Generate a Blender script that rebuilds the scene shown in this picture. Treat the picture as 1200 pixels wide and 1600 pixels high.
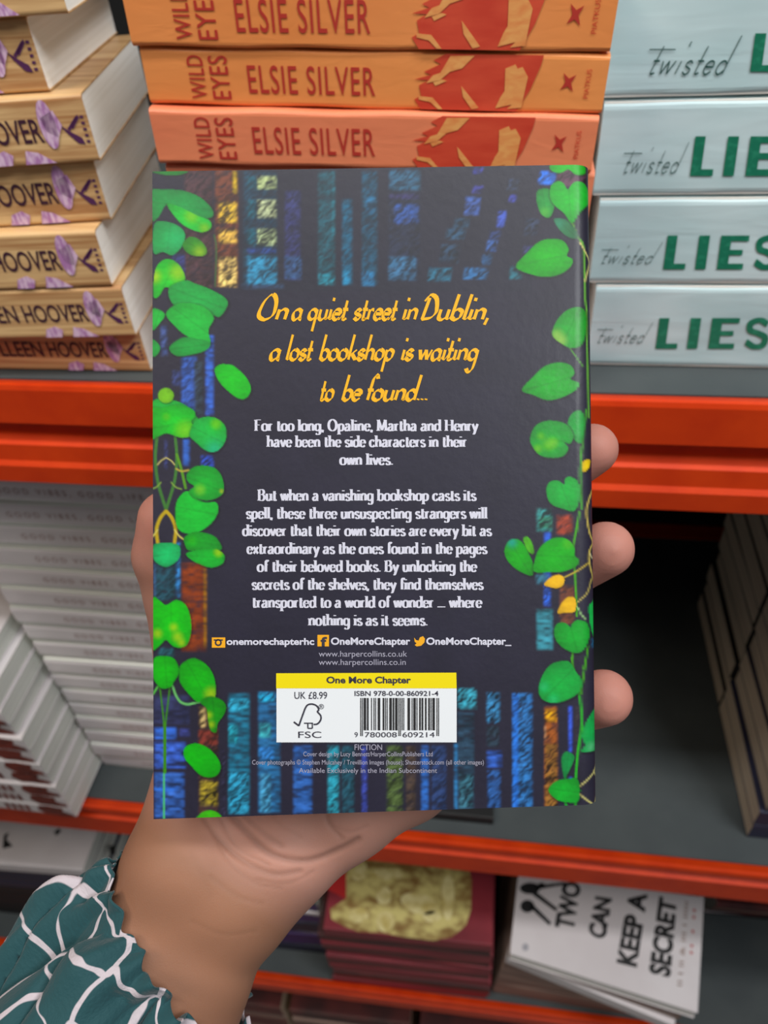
import bpy, math, random
import numpy as np
for o in list(bpy.data.objects): bpy.data.objects.remove(o, do_unlink=True)
from mathutils import Matrix, Vector
random.seed(7); rng = np.random.default_rng(7)
S = bpy.context.scene; COL = S.collection
# ------------------------------------------------------------------ camera
F = 1200.0
def unit(v): v = np.array(v, float); return v/np.linalg.norm(v)
_d = unit([100,1290,1200]); _x = unit([9000,417,-1200]); _x = unit(_x-_d*_x.dot(_d)); _z = -_d; _y = np.cross(_z,_x)
W = np.array([_x,_y,_z]); C0 = np.array([0,-0.37,0.0])
cam = bpy.data.cameras.new('camera'); co = bpy.data.objects.new('camera', cam); COL.objects.link(co)
cam.sensor_fit = 'HORIZONTAL'; cam.sensor_width = 36; cam.lens = 36; cam.clip_start = .01
M = Matrix(((W[0,0],-W[0,1],-W[0,2],C0[0]),(W[1,0],-W[1,1],-W[1,2],C0[1]),(W[2,0],-W[2,1],-W[2,2],C0[2]),(0,0,0,1)))
co.matrix_world = M; S.camera = co
cam.dof.use_dof = True; cam.dof.focus_distance = .226; cam.dof.aperture_fstop = 20
# ------------------------------------------------------------------ light
wd = bpy.data.worlds.new('shop'); S.world = wd; wd.use_nodes = True
wd.node_tree.nodes['Background'].inputs[0].default_value = (.93,.97,1,1)
wd.node_tree.nodes['Background'].inputs[1].default_value = .085
def area(name, loc, target, sx, sy, power, col):
    l = bpy.data.lights.new(name, 'AREA'); l.shape = 'RECTANGLE'; l.size = sx; l.size_y = sy; l.energy = power; l.color = col
    o = bpy.data.objects.new(name, l); COL.objects.link(o); o.location = loc
    o.rotation_euler = (Vector(target)-Vector(loc)).to_track_quat('-Z','Y').to_euler(); return o
area('ceiling_tube', (.1,-.40,1.30), (.1,-.2,-.4), 1.6, .14, 20, (1,.99,.97))
area('aisle_light', (1.1,-.75,1.2), (0,0,-.4), .9, .35, 22, (.95,.98,1))
area('aisle_light', (-.9,-.75,1.1), (0,0,-.5), .6, .4, 9, (1,.86,.70))
S.view_settings.view_transform = 'Standard'; S.view_settings.look = 'None'
S.view_settings.exposure = 0; S.view_settings.gamma = 1; S.view_settings.use_curve_mapping = False
# ------------------------------------------------------------------ geometry helpers
def ray(px,py): return W@np.array([(px-600)/F,(py-800)/F,1.])
def cam_at(px,py,z): return C0+W@(np.array([(px-600)/F,(py-800)/F,1.])*z)      # a point at depth z
def on_plane(px,py,p0,n):
    r = ray(px,py); return C0 + r*(np.dot(np.array(p0)-C0,n)/np.dot(r,n))
def onY(px,py,y): return on_plane(px,py,(0,y,0),np.array([0,1,0.]))
def onZ(px,py,z): return on_plane(px,py,(0,0,z),np.array([0,0,1.]))
def lin(c):
    return tuple(((x/255)/12.92 if x/255<=.04045 else ((x/255+.055)/1.055)**2.4) for x in c)
def empty(name, loc):
    o = bpy.data.objects.new(name, None); COL.objects.link(o); o.location = tuple(loc); o.empty_display_size = .01; return o
def tag(o, label, cat, group=None, kind=None):
    if label: o['label'] = label
    if cat: o['category'] = cat
    if group: o['group'] = group
    if kind: o['kind'] = kind
    return o
def obj(name, verts, faces, mat, parent=None, smooth=False, label=None):
    verts = np.asarray(verts, float)
    if parent is not None:
        verts = verts-np.array(parent_origin(parent)); loc = (0,0,0)
    me = bpy.data.meshes.new(name); me.from_pydata([tuple(v) for v in verts], [], [tuple(int(i) for i in f) for f in faces]); me.update()
    o = bpy.data.objects.new(name, me); COL.objects.link(o)
    if mat: me.materials.append(mat)
    if parent is not None: o.parent = parent
    if smooth: me.polygons.foreach_set('use_smooth', [True]*len(me.polygons))
    if label: o['label'] = label
    return o
def parent_origin(p):
    v = np.zeros(3)
    while p is not None: v = v+np.array(p.location); p = p.parent
    return v
def box_geo(x0,x1,y0,y1,z0,z1):
    v = [(x,y,z) for z in (z0,z1) for y in (y0,y1) for x in (x0,x1)]
    f = [(0,2,3,1),(4,5,7,6),(0,1,5,4),(2,6,7,3),(0,4,6,2),(1,3,7,5)]
    return v,f
def prism_x(profile, x0, x1):
    n = len(profile); v = [(x0,y,z) for y,z in profile]+[(x1,y,z) for y,z in profile]
    f = [(i,(i+1)%n,n+(i+1)%n,n+i) for i in range(n)]+[tuple(range(n))[::-1], tuple(range(n,2*n))]
    return v,f
# ------------------------------------------------------------------ materials
def newmat(name, col, rough=.5, spec=.5, coat=0, coatr=.2):
    m = bpy.data.materials.new(name); m.use_nodes = True; b = m.node_tree.nodes['Principled BSDF']
    b.inputs['Base Color'].default_value = (*col,1); b.inputs['Roughness'].default_value = rough
    b.inputs['Specular IOR Level'].default_value = spec
    b.inputs['Coat Weight'].default_value = coat; b.inputs['Coat Roughness'].default_value = coatr
    return m
def noise_mat(name, c1, c2, scale=(20,20,20), rough=.5, bump=0, detail=4, ns=1.0, lo=.35, hi=.65, coat=0, spec=.5, bscale=None, dist=0):
    m = newmat(name, lin(c1), rough, spec, coat); nt = m.node_tree; b = nt.nodes['Principled BSDF']
    tc = nt.nodes.new('ShaderNodeTexCoord'); mp = nt.nodes.new('ShaderNodeMapping'); mp.inputs['Scale'].default_value = scale
    geo = nt.nodes.new('ShaderNodeNewGeometry')
    nt.links.new(geo.outputs['Position'], mp.inputs[0])
    n = nt.nodes.new('ShaderNodeTexNoise'); n.inputs['Scale'].default_value = ns; n.inputs['Detail'].default_value = detail; n.inputs['Distortion'].default_value = dist
    nt.links.new(mp.outputs[0], n.inputs[0])
    r = nt.nodes.new('ShaderNodeValToRGB'); r.color_ramp.elements[0].position = lo; r.color_ramp.elements[1].position = hi
    r.color_ramp.elements[0].color = (*lin(c1),1); r.color_ramp.elements[1].color = (*lin(c2),1)
    nt.links.new(n.outputs[0], r.inputs[0]); nt.links.new(r.outputs[0], b.inputs['Base Color'])
    if bump:
        bp = nt.nodes.new('ShaderNodeBump'); bp.inputs['Strength'].default_value = .6; bp.inputs['Distance'].default_value = bump
        if bscale:
            mp2 = nt.nodes.new('ShaderNodeMapping'); mp2.inputs['Scale'].default_value = bscale; nt.links.new(geo.outputs['Position'], mp2.inputs[0])
            n2 = nt.nodes.new('ShaderNodeTexNoise'); n2.inputs['Scale'].default_value = 1; n2.inputs['Detail'].default_value = 3; n2.inputs['Distortion'].default_value = 1.2
            nt.links.new(mp2.outputs[0], n2.inputs[0]); nt.links.new(n2.outputs[0], bp.inputs['Height'])
        else: nt.links.new(n.outputs[0], bp.inputs['Height'])
        nt.links.new(bp.outputs[0], b.inputs['Normal'])
    return m
m_orange_paint = noise_mat('orange_powder_coat', (216,64,14), (202,54,12), (30,30,30), spec=.25, rough=.45, bump=.0002, bscale=(900,900,900))
m_deck = noise_mat('grey_deck_laminate', (74,80,81), (66,72,74), (14,14,14), rough=.55, spec=.3)
m_block = noise_mat('dark_light_block', (28,29,29), (22,23,23), (6,6,6), rough=.8, spec=.2)  # dark surface of the added sheets that shut ambient light out
m_pages = noise_mat('page_edges', (250,247,241), (241,237,229), (3,3,500), rough=.85)
m_pages_tan = noise_mat('tan_page_edges', (226,206,180), (196,176,152), (3,3,500), rough=.9)
m_pages_cream = noise_mat('cream_page_edges', (204,186,164), (176,156,136), (3,3,600), rough=.9)
m_pages_grey = noise_mat('grey_page_edges', (238,240,232), (216,218,210), (3,3,700), rough=.85)
m_wood = noise_mat('wood_grain_cover', (226,188,134), (176,126,80), (5,60,210), rough=.45, detail=6, lo=.34, hi=.66, dist=1.2, coat=.1)
m_orange = [noise_mat('orange_cover', a, b, (8,8,30), rough=.42, coat=.2, bump=.0003, bscale=(50,60,130)) for a,b in (((238,148,82),(230,138,72)),((240,152,84),(230,140,74)),((240,142,100),(230,128,90)),((238,142,104),(228,126,92)))]
m_red_edge = noise_mat('red_cover_edge', (228,96,66), (214,80,54), (20,20,60), rough=.5)
m_red_print = noise_mat('red_print', (216,80,54), (202,62,42), (40,40,160), rough=.45)
m_red_letter = newmat('dark_red_lettering', lin((184,54,44)), .45)
m_cream_print = noise_mat('cream_orange_print', (236,168,98), (228,140,78), (120,160,300), rough=.45, dist=.6)
m_blue = noise_mat('pale_blue_cover', (206,226,230), (180,208,212), (12,12,26), rough=.38, coat=.25, bump=.0007, bscale=(8,30,60), detail=2)
m_green_letter = noise_mat('green_lettering', (20,116,88), (40,140,108), (260,260,420), rough=.45, lo=.5, hi=.75)
m_grey_script = newmat('dark_green_script', lin((44,84,78)), .5)
m_purple_letter = newmat('dark_plum_lettering', lin((62,28,48)), .5)
m_petal = noise_mat('lilac_petal_print', (226,194,220), (178,124,178), (500,60,160), rough=.45, lo=.4, hi=.6)
m_logo_purple = newmat('purple_emblem', lin((84,40,84)), .5)
m_white_cover = noise_mat('white_cover', (236,230,232), (222,214,216), (8,8,20), rough=.35, coat=.3)
m_brown_letter = newmat('brown_lettering', lin((176,146,142)), .6)
m_brown_art = noise_mat('brown_cover_print', (140,52,36), (92,34,26), (60,60,200), rough=.5)
m_navy = noise_mat('navy_cover', (44,46,72), (30,32,54), (8,8,60), rough=.45)
m_black = noise_mat('black_cover', (26,26,28), (16,17,18), (8,8,60), rough=.5)
m_maroon = noise_mat('maroon_cover', (150,44,56), (112,30,42), (9,9,90), rough=.45)
m_maroon_dark = noise_mat('dark_maroon_cover', (104,40,38), (60,26,28), (14,14,20), rough=.5)
m_red_cover = noise_mat('bright_red_cover', (196,44,44), (176,34,38), (9,9,60), rough=.42)
m_gold = noise_mat('gold_foil_print', (214,200,126), (140,108,58), (40,60,40), rough=.4, detail=3, lo=.38, hi=.62)
m_gold_light = noise_mat('pale_gold_print', (232,220,160), (196,176,100), (60,60,60), rough=.4)
m_purple = noise_mat('purple_cover', (74,44,112), (52,32,84), (9,9,60), rough=.45)
m_greencov = noise_mat('green_cover', (70,120,70), (50,92,54), (9,9,60), rough=.45)
m_greycov = noise_mat('grey_brown_cover', (160,130,116), (126,100,90), (9,9,60), rough=.5)
m_ink = newmat('black_ink', lin((24,24,26)), .5)
m_redink = newmat('red_ink', lin((190,50,50)), .5)
m_floor = noise_mat('tiled_floor', (150,146,140), (130,126,120), (4,4,4), rough=.4)
m_wall = noise_mat('painted_wall', (170,170,165), (160,160,156), (4,4,4), rough=.8)
# ------------------------------------------------------------------ lettering
_tc = {}
def text_geo(s, bold=0.0, res=4, sp=1.0):
    k = (s,bold,sp)
    if k in _tc: return _tc[k]
    cu = bpy.data.curves.new('t','FONT'); cu.body = s; cu.offset = bold; cu.resolution_u = res; cu.fill_mode = 'FRONT'; cu.space_character = sp
    o = bpy.data.objects.new('t', cu); COL.objects.link(o); bpy.context.view_layer.update()
    dg = bpy.context.evaluated_depsgraph_get(); me = bpy.data.meshes.new_from_object(o.evaluated_get(dg))
    v = np.array([vv.co[:2] for vv in me.vertices]); f = [tuple(p.vertices) for p in me.polygons]
    bpy.data.objects.remove(o); bpy.data.curves.remove(cu); bpy.data.meshes.remove(me)
    mn,mx = v.min(0),v.max(0); v = (v-mn)/(mx-mn); _tc[k] = (v,f); return _tc[k]
GL = {
'a':(.95,[[(.78,.78),(.5,1.0),(.16,.82),(.08,.45),(.2,.05),(.45,0),(.78,.35)],[(.78,1),(.78,.12),(.95,0)]]),
'A':(.95,[[(.15,.8),(.4,1.02),(.68,.82),(.7,.12),(.9,0)],[(.7,.6),(.3,.52),(.1,.25),(.3,-.02),(.7,.22)]]),
'b':(.95,[[(.17,1.65),(.17,0)],[(.17,.72),(.48,1),(.8,.82),(.84,.5),(.76,.14),(.45,-.02),(.17,.2)]]),
'c':(.85,[[(.75,.78),(.5,1),(.2,.85),(.1,.5),(.2,.12),(.5,-.02),(.78,.22)]]),
'd':(1.0,[[(.82,1.65),(.82,0)],[(.82,.75),(.5,1),(.18,.85),(.1,.5),(.18,.14),(.48,-.02),(.82,.28)]]),
'e':(.88,[[(.12,.55),(.5,.55),(.78,.56),(.7,.88),(.45,1),(.2,.87),(.1,.5),(.2,.12),(.48,-.02),(.78,.2)]]),
'f':(.62,[[(.7,1.48),(.52,1.65),(.33,1.5),(.3,1.2),(.3,0)],[(.08,1),(.6,1)]]),
'g':(.98,[[(.8,.75),(.5,1),(.18,.85),(.1,.5),(.18,.14),(.48,0),(.8,.28)],[(.8,1),(.8,-.15),(.68,-.48),(.4,-.55),(.15,-.4)]]),
'h':(1.0,[[(.17,1.65),(.17,0)],[(.17,.68),(.48,1),(.74,.88),(.8,.6),(.8,0)]]),
'i':(.42,[[(.2,1),(.2,0)],[(.2,1.36),(.2,1.5)]]),
'k':(.95,[[(.17,1.65),(.17,0)],[(.78,1),(.2,.42)],[(.38,.6),(.86,0)]]),
'l':(.42,[[(.2,1.65),(.2,0)]]),
'm':(1.45,[[(.17,1),(.17,0)],[(.17,.68),(.42,1),(.62,.88),(.68,.6),(.68,0)],[(.68,.68),(.95,1),(1.15,.88),(1.2,.6),(1.2,0)]]),
'n':(1.0,[[(.17,1),(.17,0)],[(.17,.68),(.48,1),(.74,.88),(.8,.6),(.8,0)]]),
'o':(.95,[[(.47,1.02),(.16,.82),(.1,.5),(.16,.16),(.47,-.02),(.78,.16),(.84,.5),(.78,.82),(.47,1.02)]]),
'p':(.98,[[(.17,1),(.17,-.55)],[(.17,.72),(.48,1),(.8,.82),(.84,.5),(.76,.14),(.45,-.02),(.17,.2)]]),
'q':(.98,[[(.8,.75),(.5,1),(.18,.85),(.1,.5),(.18,.14),(.48,0),(.8,.28)],[(.8,1),(.8,-.55)]]),
'r':(.68,[[(.17,1),(.17,0)],[(.17,.6),(.35,.95),(.62,.95)]]),
's':(.75,[[(.64,.8),(.42,1),(.16,.86),(.18,.62),(.4,.5),(.66,.34),(.64,.08),(.38,-.02),(.1,.18)]]),
't':(.62,[[(.28,1.38),(.28,.2),(.4,0),(.62,.1)],[(.06,1),(.58,1)]]),
'u':(1.0,[[(.17,1),(.17,.35),(.27,.05),(.52,0),(.8,.32)],[(.8,1),(.8,0)]]),
'v':(.85,[[(.08,1),(.44,0)],[(.44,0),(.8,1)]]),
'w':(1.25,[[(.06,1),(.35,0)],[(.35,0),(.62,1)],[(.62,1),(.9,0)],[(.9,0),(1.18,1)]]),
'x':(.85,[[(.1,1),(.76,0)],[(.76,1),(.1,0)]]),
'y':(.88,[[(.08,1),(.46,0)],[(.82,1),(.46,0),(.3,-.42),(.08,-.5)]]),
'F':(1.0,[[(.2,1.6),(.2,0)],[(.2,1.6),(.95,1.6)],[(.2,.85),(.75,.85)]]),
'B':(1.15,[[(.2,1.6),(.2,0)],[(.2,1.6),(.7,1.58),(.92,1.25),(.7,.9),(.2,.87)],[(.2,.87),(.8,.82),(1.0,.42),(.75,.02),(.2,0)]]),
'H':(1.35,[[(.2,1.6),(.2,0)],[(1.1,1.6),(1.1,0)],[(.2,.85),(1.1,.85)]]),
'M':(1.6,[[(.25,1.6),(.2,0)],[(.25,1.6),(.78,.1)],[(.78,.1),(1.3,1.6)],[(1.3,1.6),(1.38,0)]]),
'O':(1.45,[[(.7,1.65),(.25,1.35),(.12,.8),(.25,.25),(.7,-.02),(1.15,.25),(1.28,.8),(1.15,1.35),(.7,1.65)]]),
'D':(1.3,[[(.3,1.5),(.25,0)],[(.0,1.35),(.3,1.62),(.85,1.45),(1.15,.85),(.9,.2),(.2,-.02)]]),
'.':(.35,[[(.15,.0),(.15,.14)]]), ',':(.35,[[(.18,.14),(.1,-.25)]]), ' ':(.5,[]),
}
def smooth_pts(p, k=4):
    p = [np.array(q,float) for q in p]
    if len(p) < 3: return p
    closed = np.allclose(p[0],p[-1]); out = []
    for i in range(len(p)-1):
        p0 = p[i-1] if i>0 else (p[-2] if closed else 2*p[0]-p[1]); p3 = p[i+2] if i+2<len(p) else (p[1] if closed else 2*p[-1]-p[-2])
        for j in range(k):
            t = j/k; out.append(.5*((2*p[i])+(-p0+p[i+1])*t+(2*p0-5*p[i]+4*p[i+1]-p3)*t*t+(-p0+3*p[i]-3*p[i+1]+p3)*t**3))
    out.append(p[-1]); return out
LAY=[0]
def ribbon(V, Fc, pts, nib, tmin):
    n = len(pts); b = len(V); LAY[0]=(LAY[0]+1)%4; lay=LAY[0]*.000015
    for i,p in enumerate(pts):
        d = (pts[min(i+1,n-1)]-pts[max(i-1,0)]); L = np.hypot(*d) or 1; nn = np.array([-d[1],d[0]])/L
        h = .5*abs(nn.dot(nib))+tmin; V += [np.array([*(p[:2]+nn*h),lay]), np.array([*(p[:2]-nn*h),lay])]
    for i in range(n-1): Fc.append((b+2*i,b+2*i+1,b+2*i+3,b+2*i+2))
LASTY=[(0,1)]
def stroke_text(s, nib=(.26,0), tmin=.035, shear=0, asc=1, desc=1, serif=False, track=0, single_a=False, link=False):
    prev=None; V=[];Fc=[];x=0; nib=np.array(nib)
    for ch in s:
        key = 'A' if (ch=='a' and not single_a) else ch
        adv,st = GL[key]
        for pts in st:
            sp = smooth_pts(pts); q=[]
            for p in sp:
                y = p[1]; y = 1+(y-1)*asc if y>1 else (y*desc if y<0 else y)
                q.append(np.array([x+p[0]+y*shear, y]))
            ribbon(V,Fc,q,nib,tmin)
            if serif and len(pts)==2 and abs(pts[0][0]-pts[1][0])<.08 and abs(pts[0][1]-pts[1][1])>.5:
                for e,sgn in ((q[0],-1),(q[-1],1)):
                    if sgn<0 and pts[0][1]>.9: ribbon(V,Fc,[e+(-.30,-.05),e+(.10,-.05)],np.array((0,0)),.055)
                    if sgn>0: ribbon(V,Fc,[e+(-.29,.04),e+(.29,.04)],np.array((0,0)),.05)
        if link and prev is not None and prev in 'auinelhdtkq' and ch.islower():
            ribbon(V,Fc,[np.array([a_[0]+a_[1]*shear,a_[1]]) for a_ in smooth_pts([(x-.22,.10),(x-.08,.02),(x+.05,.2),(x+.16,.48)],3)],nib*.55,tmin*.6)
        prev = ch if ch.isalpha() and ch not in 'OD' else None
        x += adv+track
    V=np.array(V); mn,mx=V.min(0),V.max(0); yr=(mn[1],mx[1]); V[:,:2]=(V[:,:2]-mn[:2])/(mx-mn)[:2]; LASTY[0]=yr; return V,Fc
def rect(x0,y0,x1,y1): return [(x0,y0),(x1,y0),(x1,y1),(x0,y1)]     # TL TR BR BL
def rect_up(x0,y0,x1,y1): return [(x0,y1),(x0,y0),(x1,y0),(x1,y1)]  # reads upward
def mapgeo(geo, quad, Q):
    v,f = geo; q=[np.array(p,float) for p in quad]; out=[]
    for vv in v:
        a,b=vv[0],vv[1]; t=1-b; p=(q[0]*(1-a)+q[1]*a)*(1-t)+(q[3]*(1-a)+q[2]*a)*t; w=Q(p[0],p[1])
        if len(vv)>2: w=w+unit(C0-w)*vv[2]
        out.append(w)
    return out,f
def join(geos):
    V=[];Fc=[]
    for v,f in geos:
        b=len(V); V+=list(v); Fc+=[tuple(i+b for i in q) for q in f]
    return V,Fc
def poly_geo(pts, Q): return [Q(*p) for p in pts], [tuple(range(len(pts)))]
def blob(cx,cy,rx,ry,n=20,a=0): return [(cx+rx*math.cos(2*math.pi*i/n)*math.cos(a)-ry*math.sin(2*math.pi*i/n)*math.sin(a), cy+rx*math.cos(2*math.pi*i/n)*math.sin(a)+ry*math.sin(2*math.pi*i/n)*math.cos(a)) for i in range(n)]
# ------------------------------------------------------------------ books
NUM = ['topmost','second from top','third from top','fourth from top','fifth from top','sixth from top','seventh from top','eighth from top','ninth from top','tenth from top','eleventh from top','twelfth from top','thirteenth from top','fourteenth from top','fifteenth from top','sixteenth from top','seventeenth from top','eighteenth from top','nineteenth from top','twentieth from top']
class Book:
    # a paperback lying flat: spine faces -Y, length along X; yaw about its front anchor corner
    def __init__(s, x0, x1, yf, depth, z0, z1, mcov, mpage, label, group=None, yaw=0, roll=0, r=.0022, anchor='R', name='paperback_book', wavy=0):
        s.L=x1-x0; s.T=z1-z0; s.D=depth
        ax = s.L if anchor=='R' else 0.0
        cy,sy=math.cos(math.radians(yaw)),math.sin(math.radians(yaw)); cr,sr=math.cos(math.radians(roll)),math.sin(math.radians(roll))
        def P(u,v,w=0.0):      # u along the spine from the left, v up, w back from the spine
            a=u-ax; h=v; a2=a*cr-h*sr; h2=a*sr+h*cr
            return np.array([x0+ax+a2*cy-w*sy, yf+a2*sy+w*cy, z0+h2])
        s.P=P; c=.0007; T=s.T; D=depth
        s.e=empty(name, P(s.L/2,0,D/2)); tag(s.e,label,'book',group)
        outer=[(D,0)]+[(r-r*math.sin(a),r-r*math.cos(a)) for a in (0,.4,.8,1.2,math.pi/2)]
        outer+=[(r-r*math.cos(a),T-r+r*math.sin(a)) for a in (0,.4,.8,1.2,math.pi/2)]+[(D,T)]
        inner=[(D,T-c),(r,T-c),(c,T-r),(c,r),(r,c),(D,c)]
        prof=outer+inner; n=len(prof); V=[];Fc=[]; K=16
        for k in range(K+1):
            u=s.L*k/K
            for (w,v) in prof: V.append(P(u,v+ wavy*math.sin(k*1.3+v*90)*(1 if 0<w<D else 0),w))
        for k in range(K):
            for i in range(n): j=(i+1)%n; Fc.append((k*n+i,k*n+j,(k+1)*n+j,(k+1)*n+i))
        m=len(outer)
        for k in (0,K):
            b=k*n; pair=list(zip(range(m-1),range(1,m)))
            Fc.append(tuple([b+i for i in ([0,1,2,3,m+4,m+5] )])); Fc.append(tuple([b+i for i in (3,4,5,6,7,8,m+2,m+3,m+4)])); Fc.append(tuple([b+i for i in (8,9,10,11,m,m+1,m+2)]))
        s.cover=obj('cover',V,Fc,mcov,s.e)
        g=.0004; v=[P(u,vv,w) for (u,vv,w) in [(a,b,d) for d in (c+.0003,D-.001) for b in (c,T-c) for a in (g,s.L-g)]]
        f=[(0,1,3,2),(4,6,7,5),(0,4,5,1),(2,3,7,6),(0,2,6,4),(1,5,7,3)]
        s.pages=obj('page_block',v,f,mpage,s.e)
    def Q(s, off=.0003):     # spine fraction (u right, v down) -> world
        return lambda u,v: s.P(u*s.L,(1-v)*s.T,-off)
    def QM(s, off=.0003):    # metres from the right end, v fraction down
        return lambda u,v: s.P(s.L-u,(1-v)*s.T,-off)
    def QP(s, off=.0003):
        p0=s.P(0,0,-off); n=np.cross(s.P(1,0,-off)-p0, s.P(0,1,-off)-p0)
        return lambda x,y: on_plane(x,y,p0,n)
    def QT(s, off=.0004):    # top cover by photo point
        p0=s.P(0,s.T+off,0); n=np.cross(s.P(1,s.T+off,0)-p0, s.P(0,s.T+off,1)-p0)
        return lambda x,y: on_plane(x,y,p0,n)
    def decal(s,name,geos,mat): v,f=join(geos); return obj(name,v,f,mat,s.e)
DZ=(-.258,-.848,-1.44,-2.03)
# ================================================================== structure and rack
o=obj('floor',*box_geo(-2,2,-2,.75,-2.16,-2.10),m_floor); tag(o,'plain shop floor below the rack',None,kind='structure')
o=obj('wall_back',*box_geo(-2,2,.62,.68,-2.10,1.4),m_wall); tag(o,'plain wall behind the rack',None,kind='structure')
rack=empty('shelf_rack',(0,.25,-2.10)); tag(rack,'orange steel shelf rack with grey deck panels filled with books','rack')
X0,X1=-1.15,1.05
def beam(zt,h):
    g=h
    pr=[(.0,zt),(-.001,zt-.003),(-.001,zt-.36*g),(.009,zt-.43*g),(.009,zt-.55*g),(.0005,zt-.60*g),(-.0005,zt-.76*g),(-.003,zt-.80*g),(-.003,zt-g+.002),(-.001,zt-g),(.035,zt-g),(.035,zt-.012),(.012,zt-.012),(.012,zt-.004),(.003,zt)]
    obj('beam',*prism_x(pr,X0,X1),m_orange_paint,rack)
def beam_low(zt,h):
    pr=[(.0,zt),(-.001,zt-.003),(-.001,zt-.16*h),(.005,zt-.22*h),(.005,zt-.32*h),(-.002,zt-.38*h),(-.002,zt-h+.002),(0,zt-h),(.035,zt-h),(.035,zt-.012),(.012,zt-.012),(.012,zt-.004),(.003,zt)]
    obj('beam',*prism_x(pr,X0,X1),m_orange_paint,rack)
beam(-.255,.080); beam_low(-.845,.064); beam_low(-1.437,.054); beam_low(-2.027,.06)
for i,z in enumerate(DZ):
    cuts=[X0,-.077,X1] if i==1 else [X0,X1]
    for a,b in zip(cuts[:-1],cuts[1:]):
        v,f=box_geo(a+.0012,b-.0012,.0125,.50,z-.011,z); obj('deck_panel',v,f,m_deck,rack)
    obj('beam',*box_geo(X0,X1,.50,.53,z-.06,z+.002),m_orange_paint,rack)
obj('back_light_block',*box_geo(X0,X1,.531,.54,-2.10,.35),m_block,rack)  # unseen back sheet, added so ambient light stays out and the shelves go dark
for x in (X0-.03,X1):
    for y in (.0,.50): obj('upright_post',*box_geo(x,x+.03,y,y+.03,-2.10,.40),m_orange_paint,rack)
    obj('side_light_block',*box_geo(x+.012,x+.018,.03,.50,-2.05,.35),m_block,rack)  # unseen side sheet, added to close the shelves off from ambient light
# ================================================================== orange stack
ys=.006
bounds=[-.0535,-.0795,-.1035]+[-.1035-(i+1)*(.2545-.1035)/6 for i in range(6)]
xl=[(-.1665,.0425),(-.1655,.0422),(-.1662,.0405),(-.1655,.042),(-.164,.041),(-.165,.042),(-.164,.041),(-.165,.0415)]
for i in range(8):
    z1,z0=bounds[i],bounds[i+1]
    rl=[-2.4,-2.4,-2.2,-1.7,-1.2,-.8,-.4,0][i]
    hid=i>3
    lab=('orange paperback with red author lettering, %s in the orange stack'%NUM[i]) if not hid else ('orange paperback hidden behind the held book, %s in the orange stack'%NUM[i])
    b=Book(xl[i][0],xl[i][1],ys+[0,.0005,-.0015,0,0,.001,0,0][i],.128,z0-.0045*(-rl/2.4),z1-.0004-.0045*(-rl/2.4),m_orange[min(i,3)],m_pages,lab,'orange paperbacks in the middle stack',yaw=[.2,-.3,.5,0,0,.4,0,0][i],roll=rl,wavy=.0003,anchor='R')
    Q=b.Q()
    if True:
        b.decal('title_lettering',[mapgeo(text_geo('WILD',.006,4,1.08),rect_up(.102,.12,.138,.87),Q),mapgeo(text_geo('EYES',.006,4,1.08),rect_up(.150,.12,.193,.87),Q)],m_red_letter)
        b.decal('author_lettering',[mapgeo(text_geo('ELSIE SILVER',.004,4,1.12),rect(.235,.27,.515,.76),Q)],m_red_letter)
        b.decal('mountain_print',[poly_geo(p,Q) for p in ([(.665,.03),(.64,.14),(.655,.2),(.62,.33),(.635,.38),(.60,.46),(.63,.47),(.61,.56),(.615,.74),(.60,.80),(.615,.97),(.82,.97),(.845,.6),(.862,.2),(.866,.03)],)],m_red_print)
        Q2=b.Q(.0005)
        b.decal('mountain_highlight',[poly_geo(p,Q2) for p in ([(.675,.06),(.725,.05),(.70,.26),(.675,.32),(.655,.46),(.625,.52),(.64,.38),(.655,.34)],[(.79,.25),(.81,.18),(.815,.25),(.825,.22),(.838,.38),(.83,.9),(.80,.93),(.81,.85),(.775,.92),(.785,.72),(.792,.62)],[(.70,.55),(.712,.66),(.74,.92),(.725,.95),(.705,.74)],[(.61,.74),(.64,.76),(.662,.96),(.652,.96),(.635,.84),(.61,.8)],[(.64,.5),(.66,.45),(.67,.47),(.645,.56)])],m_cream_print)
        st=[(.922+(.019 if k%2==0 else .006)*math.cos(math.pi/4*k+.1+math.pi/4), .46+(.2 if k%2==0 else .065)*math.sin(math.pi/4*k+.1+math.pi/4)) for k in range(8)]
        b.decal('star_emblem',[poly_geo(st,Q)],m_red_letter)
        b.decal('publisher_lettering',[mapgeo(text_geo('PIATKUS'),rect_up(.957,.24,.967,.72),Q)],m_red_print)
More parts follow.
